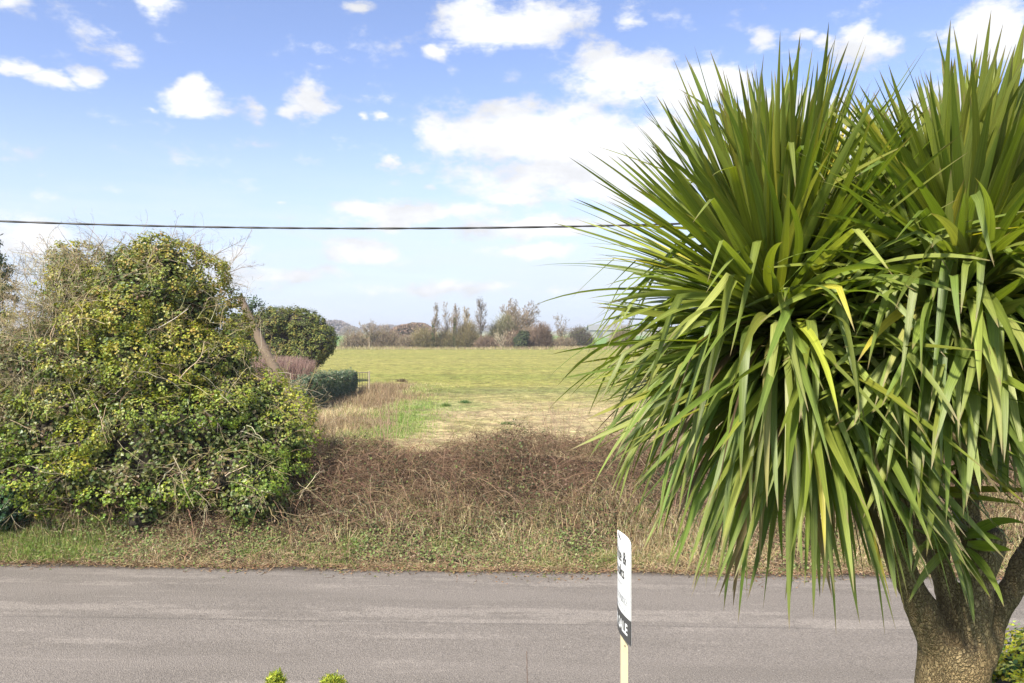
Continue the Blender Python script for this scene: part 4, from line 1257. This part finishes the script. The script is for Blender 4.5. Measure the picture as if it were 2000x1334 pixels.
pans = [o_ for o_ in bpy.data.objects if o_.name.split('.')[0] == 'panel']
hgt = top - bot
for sd_, pp in ((1, pans[0]), (-1, pans[1])):
    lettering('name_lettering', 'White &', .10, .86, top - .21 * hgt, top - .075 * hgt, M_black, .012, sd_, pp)
    lettering('name_lettering', 'Brooks', .12, .78, top - .37 * hgt, top - .24 * hgt, M_black, .012, sd_, pp)
    lettering('strapline', 'ESTATE AGENTS', .12, .72, top - .455 * hgt, top - .43 * hgt, M_grey, 0, sd_, pp)
    lettering('phone_number', '01243 770022', .10, .88, top - .625 * hgt, top - .555 * hgt, M_grey, 0, sd_, pp)
    lettering('web_address', 'whiteandbrooks.co.uk', .12, .84, top - .70 * hgt, top - .67 * hgt, M_grey, 0, sd_, pp)
    lettering('sale_lettering', 'FOR SALE', .08, .90, bot + .07 * hgt, bot + .19 * hgt, M_white, .03, sd_, pp)
pc_ = (far + nr) / 2
mesh('post', [box(pc_[0] - .027, pc_[0] + .027, pc_[1] - .024, pc_[1] + .024, -.1, top - .06)], M_wood, sg)
for zz in (bot - .1,):
    mesh('screw', [bar((pc_[0] + .002, pc_[1] - .0285, zz), (pc_[0] + .002, pc_[1] - .0235, zz), .006, 8)], M_iron, sg)

# ------------------------------------------------------------------ garden shrubs along the frame bottom
rng = np.random.default_rng(36)


def golden(px, pyt, Yd, r, label, n=5200, seed=0):
    rng = np.random.default_rng(400 + seed)
    tp_ = P(px, pyt, Yd)
    o = empty('golden_shrub', (tp_[0], Yd, 0), label, 'shrub', 'golden shrubs in the front garden')
    ht = tp_[2]
    z = ht * rng.uniform(.03, 1, n) ** .5
    rr = r * np.sqrt(np.clip(1 - (z / ht) ** 3.2, 0, 1)) * rng.uniform(.75, 1.05, n)
    a = rng.uniform(0, 6.283, n)
    st = np.c_[tp_[0] + rr * np.cos(a), Yd + rr * np.sin(a), z * .97]
    d = np.c_[np.cos(a) * .5, np.sin(a) * .5, np.ones(n)] + rng.normal(size=(n, 3)) * .4
    al = norm(d)
    st = np.repeat(st, 5, 0); al = np.repeat(al, 5, 0) + rng.normal(size=(n * 5, 3)) * .35
    st = st + rng.normal(size=st.shape) * .022
    mesh('foliage', [leaves(rng, st, randdir(rng, len(st)), rng.uniform(.02, .045, len(st)), pick(rng, len(st), [[.31, .34, .035], [.22, .28, .035], [.42, .42, .06], [.14, .20, .03]], [3, 3, 1.5, 1.5]), .14, .03, along=al)], M_foliage, o)
    pl, rad = grow(rng, np.array([[tp_[0], Yd, 0.]]), np.array([[0, 0, 1.]]), ht * .9, .03, 6, .03)
    mesh('stem', [strands(pl, rad, pick(rng, 1, [[.15, .11, .07]]), 6)], M_twig, o)
    return o


golden(538, 1311, 6.4, .11, 'narrow pointed golden shrub whose tip shows at the bottom edge', 3600, 1)
golden(648, 1319, 6.3, .21, 'broader flat-topped golden shrub right of the pointed one', 5200, 2)
pl, rad = grow(rng, np.array([[*P(1033, 1334, 6.2)[:2], 0.]]), np.array([[0.01, 0, 1.]]), P(0, 1272, 6.2)[2], .006, 8, .015, 0, .4)
o = tag(mesh('dead_weed', [strands(pl, rad, pick(rng, 1, [[.13, .08, .06]]), 5)], M_twig), 'single thin dark stem poking up against the road', 'stem')

rng = np.random.default_rng(37)
eu = [[*P(2062, 1325, 6.3), .42, .42, .36], [*P(2040, 1400, 6.2), .5, .45, .4], [*P(2100, 1420, 6.3), .55, .5, .5], [4.35, 6.3, .6, .5, .5, .6], [4.75, 6.3, .7, .5, .5, .7]]
o = empty('variegated_bush', (4.5, 6.3, 0), 'clipped variegated bush with yellow-edged leaves at the bottom right corner', 'bush')
mesh('leaves', [clusters(rng, eu, 1800, 18, .09, .042, [[.62, .56, .04], [.42, .44, .04], [.12, .19, .035], [.07, .12, .03], [.70, .66, .16]], [2.6, 1.8, 1.8, 1.3, .9], thick=.1, rough=.08, wr=.4)], M_foliage, o)
mesh('shade_core', core_mesh(eu, .88), M_core, o, smooth=True)

# ------------------------------------------------------------------ the cabbage palm
mt, t, b, out = material('palm_leaf')
at = t.new('ShaderNodeAttribute', attribute_name='tint')
a2 = t.new('ShaderNodeAttribute', attribute_name='leafuv').outputs['Color']
suv = t.new('ShaderNodeSeparateXYZ', {0: a2})
uv3 = t.new('ShaderNodeCombineXYZ', {0: t.m('MULTIPLY', suv.outputs[0], 16.0), 1: t.m('MULTIPLY', suv.outputs[1], 1.6), 2: t.m('MULTIPLY', suv.outputs[2], 80.0)}).outputs[0]
sn = t.noise(uv3, 1.0, 4, .6)
f = t.m('MULTIPLY_ADD', t.ss(sn, .3, .7), .5, .78)
base = t.new('ShaderNodeVectorMath', {0: at.outputs['Color'], 'Scale': f}, operation='SCALE').outputs[0]
# brown scorched tips
tipn = t.m('ADD', suv.outputs[1], t.m('MULTIPLY_ADD', sn, .16, -.08))
base = t.mix(t.m('MULTIPLY', t.ss(tipn, .91, .99), .85), base, (.22, .16, .09))
spots = t.ss(t.noise(uv3, 3.3, 2, .5), .68, .76)
base = t.mix(t.m('MULTIPLY', spots, .3), base, (.30, .26, .10))
midr = t.ss(t.m('ABSOLUTE', t.m('SUBTRACT', suv.outputs[0], .5)), .07, .0)
base = t.mix(t.m('MULTIPLY', midr, .35), base, t.mix(1.0, base, (1.5, 1.45, 1.3), 'MULTIPLY'))
t.l.new(base, b.inputs['Base Color'])
b.inputs['Roughness'].default_value = .42
b.inputs['Specular IOR Level'].default_value = .45
bp = t.new('ShaderNodeBump', {'Strength': .35, 'Distance': .004, 'Height': sn})
t.l.new(bp.outputs[0], b.inputs['Normal'])
tc = t.mix(1.0, base, (1.5, 1.55, .5), 'MULTIPLY')
tr = t.new('ShaderNodeBsdfTranslucent', {'Color': tc})
mx = t.new('ShaderNodeMixShader', {0: .32, 1: b.outputs[0], 2: tr.outputs[0]})
t.l.new(mx.outputs[0], out.inputs['Surface'])
M_palm = mt


def rosette(rng, O, A, n, L, W, maxinc=118, h=.34, droop=1.0, minc=3, azr=None, dead=0.04, ups=1.0, power=1.0):
    """strap leaves around the stem top O with axis A"""
    O = np.array(O, float); A = norm(np.array(A, float))
    i = np.arange(n)
    tt = ((i + .5) / n) ** power
    az_ = i * 2.39996 + rng.normal(size=n) * .25
    if azr is not None:
        az_ = azr[0] + (azr[1] - azr[0]) * rng.uniform(size=n)
    inc = R(1) * (minc + (maxinc - minc) * tt + rng.normal(size=n) * 7)
    u = norm(np.cross(A, [0.0, 1, 0.2])); v = np.cross(A, u)
    rad_ = np.cos(az_)[:, None] * u + np.sin(az_)[:, None] * v
    tang = -np.sin(az_)[:, None] * u + np.cos(az_)[:, None] * v
    d = A * np.cos(inc)[:, None] + rad_ * np.sin(inc)[:, None]
    p0 = O + A * (h * (1 - tt))[:, None] + rad_ * .03
    ln = L * rng.uniform(.82, 1.08, n) * (1 - .12 * (tt < .12))
    m = 15
    S = np.linspace(0, 1, m)
    roll = rng.normal(size=n) * .35
    twist = rng.normal(size=n) * .55
    kf = droop * (.010 + .15 * np.clip((tt - .42) / .58, 0, 1) ** 1.3) * rng.uniform(.6, 1.4, n)
    # some leaves kink sharply part-way
    kink = np.where(rng.uniform(size=n) < .08 + .30 * (tt > .5), rng.uniform(.3, .75, n), 9)
    pts = np.empty((n, m, 3)); dirs = np.empty((n, m, 3))
    p = p0.copy(); dd = d.copy()
    curl = rng.normal(size=(n, 1)) * .018
    for k in range(m):
        pts[:, k] = p; dirs[:, k] = dd
        p = p + dd * (ln / (m - 1))[:, None]
        hor = np.sqrt(np.clip(1 - dd[:, 2] ** 2, 0, 1))
        kk = kf * (.35 + 1.5 * S[k]) * (hor + .05)
        kk = kk + np.where(np.abs(S[k] - kink) < .045, .8 * (.3 + hor), 0)
        dd = norm(dd + np.array([[0, 0, -1.0]]) * kk[:, None] + tang * curl)
    wprof = np.minimum(.42 + .58 * np.clip(S / .28, 0, 1) ** .8, 1) * np.clip((1 - S) / .55, 0, 1) ** .72
    wprof[-1] = 0.01
    wd = W * rng.uniform(.75, 1.15, n)[:, None] * wprof[None]
    V = np.empty((n, m, 3, 3))
    for k in range(m):
        dk = dirs[:, k]
        s_ = norm(tang - dk * np.sum(tang * dk, 1, keepdims=True))
        nn = np.cross(s_, dk)
        a = (roll + twist * S[k])[:, None]
        s2 = s_ * np.cos(a) + nn * np.sin(a)
        n2 = np.cross(s2, dk)
        w_ = wd[:, k][:, None]
        vf = .20 * (1 - .4 * S[k])
        # channel opens upward/inward: edges raised on the side facing the axis
        sgn = np.where(np.sum(n2 * (A * 1.0 - rad_ * .2), 1, keepdims=True) > 0, 1, -1)
        V[:, k, 0] = pts[:, k] - s2 * w_ / 2 + n2 * sgn * w_ * vf
        V[:, k, 1] = pts[:, k]
        V[:, k, 2] = pts[:, k] + s2 * w_ / 2 + n2 * sgn * w_ * vf
    young = (1 - tt)[:, None]
    c1 = pick(rng, n, [[.135, .165, .022], [.165, .19, .025], [.105, .14, .022], [.20, .20, .03]], [3, 2.5, 2.5, 1], .1)
    c2 = pick(rng, n, [[.165, .215, .045], [.215, .26, .065], [.12, .17, .038], [.27, .30, .095]], [3, 2, 2.5, 1], .12)
    c = (c1 * young + c2 * (1 - young)) * 1.08
    is_dead = (rng.uniform(size=n) < dead * np.clip((tt - .55) * 5, 0, 1))[:, None]
    c = np.where(is_dead, pick(rng, n, [[.17, .115, .06], [.24, .175, .095], [.11, .07, .04]]), c)
    yl = (rng.uniform(size=n) < .012)[:, None]
    c = np.where(yl & ~is_dead, pick(rng, n, [[.38, .34, .05]]), c)
    col = np.repeat(c, m * 3, 0)
    uv = np.empty((n, m, 3, 3))
    uv[..., 0] = np.array([0, .5, 1])[None, None]
    uv[..., 1] = S[None, :, None]
    uv[..., 2] = rng.uniform(size=n)[:, None, None]
    ib = (np.arange(n) * m * 3)[:, None, None, None] + (np.arange(m - 1) * 3)[None, :, None, None]
    q = np.array([[0, 1, 4, 3], [1, 2, 5, 4]])[None, None]
    return V.reshape(-1, 3), (ib + q).reshape(-1, 4), col, uv.reshape(-1, 3)


def crown(parent, sets, label=None):
    Vs = [(s_[0], s_[1], s_[2]) for s_ in sets]
    o_ = mesh('leaf_crown', Vs, M_palm, parent, smooth=True)
    uv = np.concatenate([s_[3] for s_ in sets])
    a = o_.data.attributes.new('leafuv', 'FLOAT_COLOR', 'POINT')
    a.data.foreach_set('color', np.c_[uv, np.ones(len(uv))].astype(np.float32).ravel())
    if label: o_['label'] = label
    return o_


TY = 3.2
tb = np.array([P(1856, 1334, TY)[0], TY, 0])
pm = empty('cabbage_palm', tb, 'large multi-headed cabbage palm with long strap leaves filling the right of the view', 'palm tree')
# stems: list of polylines with radii (pixel x, pixel y, depth, radius)
stems = [[(1858, 3200, 3.2, .17), (1858, 1600, 3.2, .135), (1857, 1400, 3.2, .130), (1862, 1290, 3.2, .138), (1866, 1245, 3.2, .128)],
         [(1838, 1275, 3.2, .085), (1797, 1180, 3.2, .062), (1758, 1095, 3.2, .054), (1742, 1010, 3.18, .055), (1722, 930, 3.2, .052), (1690, 850, 3.25, .05), (1600, 740, 3.25, .045), (1530, 660, 3.25, .04)],
         [(1862, 1270, 3.22, .07), (1850, 1160, 3.22, .038), (1828, 1010, 3.12, .036), (1800, 920, 2.98, .04), (1815, 780, 2.9, .04), (1835, 690, 2.85, .04)],
         [(1886, 1270, 3.2, .095), (1908, 1170, 3.15, .070), (1915, 1090, 3.15, .056), (1885, 1000, 3.2, .050), (1895, 850, 3.05, .045), (1888, 650, 2.93, .04)],
         [(1900, 1280, 3.2, .085), (1955, 1185, 3.2, .055), (2000, 1100, 3.2, .050), (2050, 1000, 3.25, .05), (2090, 850, 3.3, .05), (2080, 640, 3.3, .045)],
         [(1872, 1270, 3.25, .07), (1840, 1130, 3.45, .045), (1760, 950, 3.75, .045), (1720, 750, 4.0, .04), (1700, 600, 4.1, .04)],
         [(1915, 1120, 3.12, .06), (1935, 1065, 3.1, .055), (1930, 1035, 3.1, .05)]]
bm = bmesh.new()
tv, tf_ = [], []
for sm in stems:
    q = np.array([P(a_, b2, c2) for a_, b2, c2, _ in sm]); rr = np.array([s_[3] for s_ in sm])
    q[0, 2] = max(q[0, 2], -.05) if sm is stems[0] else q[0, 2]
    # resample smoothly
    tt = np.linspace(0, len(q) - 1, (len(q) - 1) * 14 + 1)
    def cr(arr):
        out_ = []
        for x_ in tt:
            k = min(int(x_), len(arr) - 2); f_ = x_ - k
            p0_, p1_, p2_, p3_ = arr[max(k - 1, 0)], arr[k], arr[k + 1], arr[min(k + 2, len(arr) - 1)]
            out_.append(.5 * ((2 * p1_) + (-p0_ + p2_) * f_ + (2 * p0_ - 5 * p1_ + 4 * p2_ - p3_) * f_ ** 2 + (-p0_ + 3 * p1_ - 3 * p2_ + p3_) * f_ ** 3))
        return np.array(out_)
    Q = cr(q); RR = cr(rr)
    dd = norm(np.gradient(Q, axis=0)); u = norm(np.cross(dd, [0, 1, 0.01])); v = np.cross(dd, u)
    sd_ = 28
    an = np.arange(sd_) * 2 * np.pi / sd_
    ring = np.cos(an)[None, :, None] * u[:, None] + np.sin(an)[None, :, None] * v[:, None]
    pp = Q[:, None] + ring * RR[:, None, None]
    fl = pp.reshape(-1, 3)
    fl = fl + (np.repeat(ring.reshape(-1, 3), 1, 0)) * ((fbm(fl, 6, 5)[:, None] - .5) * .035)
    V0 = [bm.verts.new(p_) for p_ in fl]
    M_ = len(Q)
    for a_ in range(M_ - 1):
        for b2 in range(sd_):
            c2 = (b2 + 1) % sd_
            bm.faces.new((V0[a_ * sd_ + b2], V0[a_ * sd_ + c2], V0[(a_ + 1) * sd_ + c2], V0[(a_ + 1) * sd_ + b2]))
    bm.faces.new(V0[:sd_][::-1]); bm.faces.new(V0[-sd_:])
bmesh.ops.recalc_face_normals(bm, faces=bm.faces[:])
tm = bpy.data.meshes.new('trunk'); bm.to_mesh(tm); bm.free()
mt, t, b, out = material('corky_bark')
pos = t.new('ShaderNodeNewGeometry').outputs['Position']
wpn = t.new('ShaderNodeVectorMath', {0: t.noise(pos, 14, 4, .6, 1), 'Scale': .09}, operation='SCALE').outputs[0]
pw_ = t.new('ShaderNodeVectorMath', {0: pos, 1: wpn}, operation='ADD').outputs[0]
ps_ = t.new('ShaderNodeVectorMath', {0: pw_, 1: (1, 1, .42)}, operation='MULTIPLY').outputs[0]
vo = t.new('ShaderNodeTexVoronoi', {'Scale': 74.0, 'Vector': ps_, 'Randomness': 1.0}, feature='DISTANCE_TO_EDGE').outputs['Distance']
vo2 = t.new('ShaderNodeTexVoronoi', {'Scale': 130.0, 'Vector': ps_}, feature='DISTANCE_TO_EDGE').outputs['Distance']
crk = t.ss(vo, .0, .22)
fine = t.noise(pos, 90, 6, .7)
big = t.noise(pos, 5, 4, .6)
c = t.mix(t.ss(big, .35, .65), (.40, .295, .145), (.52, .40, .215))
c = t.mix(t.m('MULTIPLY', fine, .5), c, (.22, .155, .08))
c = t.mix(t.m('SUBTRACT', 1.0, t.ss(vo, .0, .08)), c, (.15, .10, .052))
moss = t.ss(t.noise(pos, 3, 4), .52, .7)
c = t.mix(t.m('MULTIPLY', moss, .3), c, (.15, .15, .05))
t.l.new(c, b.inputs['Base Color'])
b.inputs['Roughness'].default_value = .9
b.inputs['Specular IOR Level'].default_value = .15
hgt_ = t.m('ADD', t.m('MULTIPLY', crk, 1.0), t.m('ADD', t.m('MULTIPLY', fine, .35), t.m('MULTIPLY', t.ss(vo2, 0, .2), .25)))
bp = t.new('ShaderNodeBump', {'Strength': 1.0, 'Distance': .02, 'Height': hgt_})
t.l.new(bp.outputs[0], b.inputs['Normal'])
tm.materials.append(mt)
to = link('trunk', tm, pm)
rm = to.modifiers.new('fuse', 'REMESH'); rm.mode = 'VOXEL'; rm.voxel_size = .009; rm.use_smooth_shade = True
sm_ = to.modifiers.new('soften', 'SMOOTH'); sm_.factor = .5; sm_.iterations = 6
tx = bpy.data.textures.new('bark_relief', 'VORONOI'); tx.noise_scale = .035; tx.distance_metric = 'DISTANCE'; tx.weight_1 = -1; tx.weight_2 = 1
dp = to.modifiers.new('relief', 'DISPLACE'); dp.texture = tx; dp.strength = .010; dp.mid_level = .3; dp.texture_coords = 'LOCAL'

rng = np.random.default_rng(50)
cA = crown(pm, [rosette(rng, P(1520, 670, 3.25), (-.08, -.05, 1), 820, .99, .039, 112, .26),
                rosette(rng, P(1565, 720, 3.2), (.02, -.25, 1), 360, 1.0, .042, 155, .10, 1.35, minc=82, dead=.2)],)
cC = crown(pm, [rosette(rng, P(1835, 700, 2.85), (0, -.10, 1), 110, .60, .052, 100, .16, 1.2, dead=0),
                rosette(rng, P(1835, 735, 2.85), (0, -.2, 1), 80, .62, .052, 145, .10, 1.2, minc=65, dead=.0)])
cB = crown(pm, [rosette(rng, P(1885, 615, 2.92), (.02, 0, 1), 760, .84, .042, 114, .22, dead=0),
                rosette(rng, P(1900, 670, 2.98), (.05, -.2, 1), 100, .64, .055, 150, .10, 1.4, minc=80, dead=0)])
cD = crown(pm, [rosette(rng, P(1700, 580, 4.1), (-.02, 0, 1), 380, .84, .039, 125, .24, dead=.08)])
cE = crown(pm, [rosette(rng, P(2090, 610, 3.3), (.05, 0, 1), 420, .90, .046, 130, .25, dead=.06)])
cF = crown(pm, [rosette(rng, P(1735, 965, 3.12), (.35, -.3, .55), 26, .50, .045, 85, .05, 1.2, minc=15), rosette(rng, P(1872, 1060, 3.1), (-.25, -.5, .1), 14, .34, .035, 60, .03, 1.3, minc=10)])

# ------------------------------------------------------------------ haze: clear spring air with a trace of moisture
mt = bpy.data.materials.new('haze_air'); mt.use_nodes = True
t = NT(mt.node_tree)
t.n.remove(t.n['Principled BSDF'])
vol = t.new('ShaderNodeVolumePrincipled', {'Color': (.86, .92, 1.0, 1), 'Density': 0.00038, 'Anisotropy': 0.2})
t.l.new(vol.outputs[0], t.n['Material Output'].inputs['Volume'])
tag(mesh('haze', [box(-3300, 3300, -90, 4800, -1.2, 24)], mt), 'thin haze in the air over the fields', 'haze', kind='stuff')

# clean up names that Blender made
print('objects', len(bpy.data.objects), 'tris', sum(len(m.polygons) for m in bpy.data.meshes))
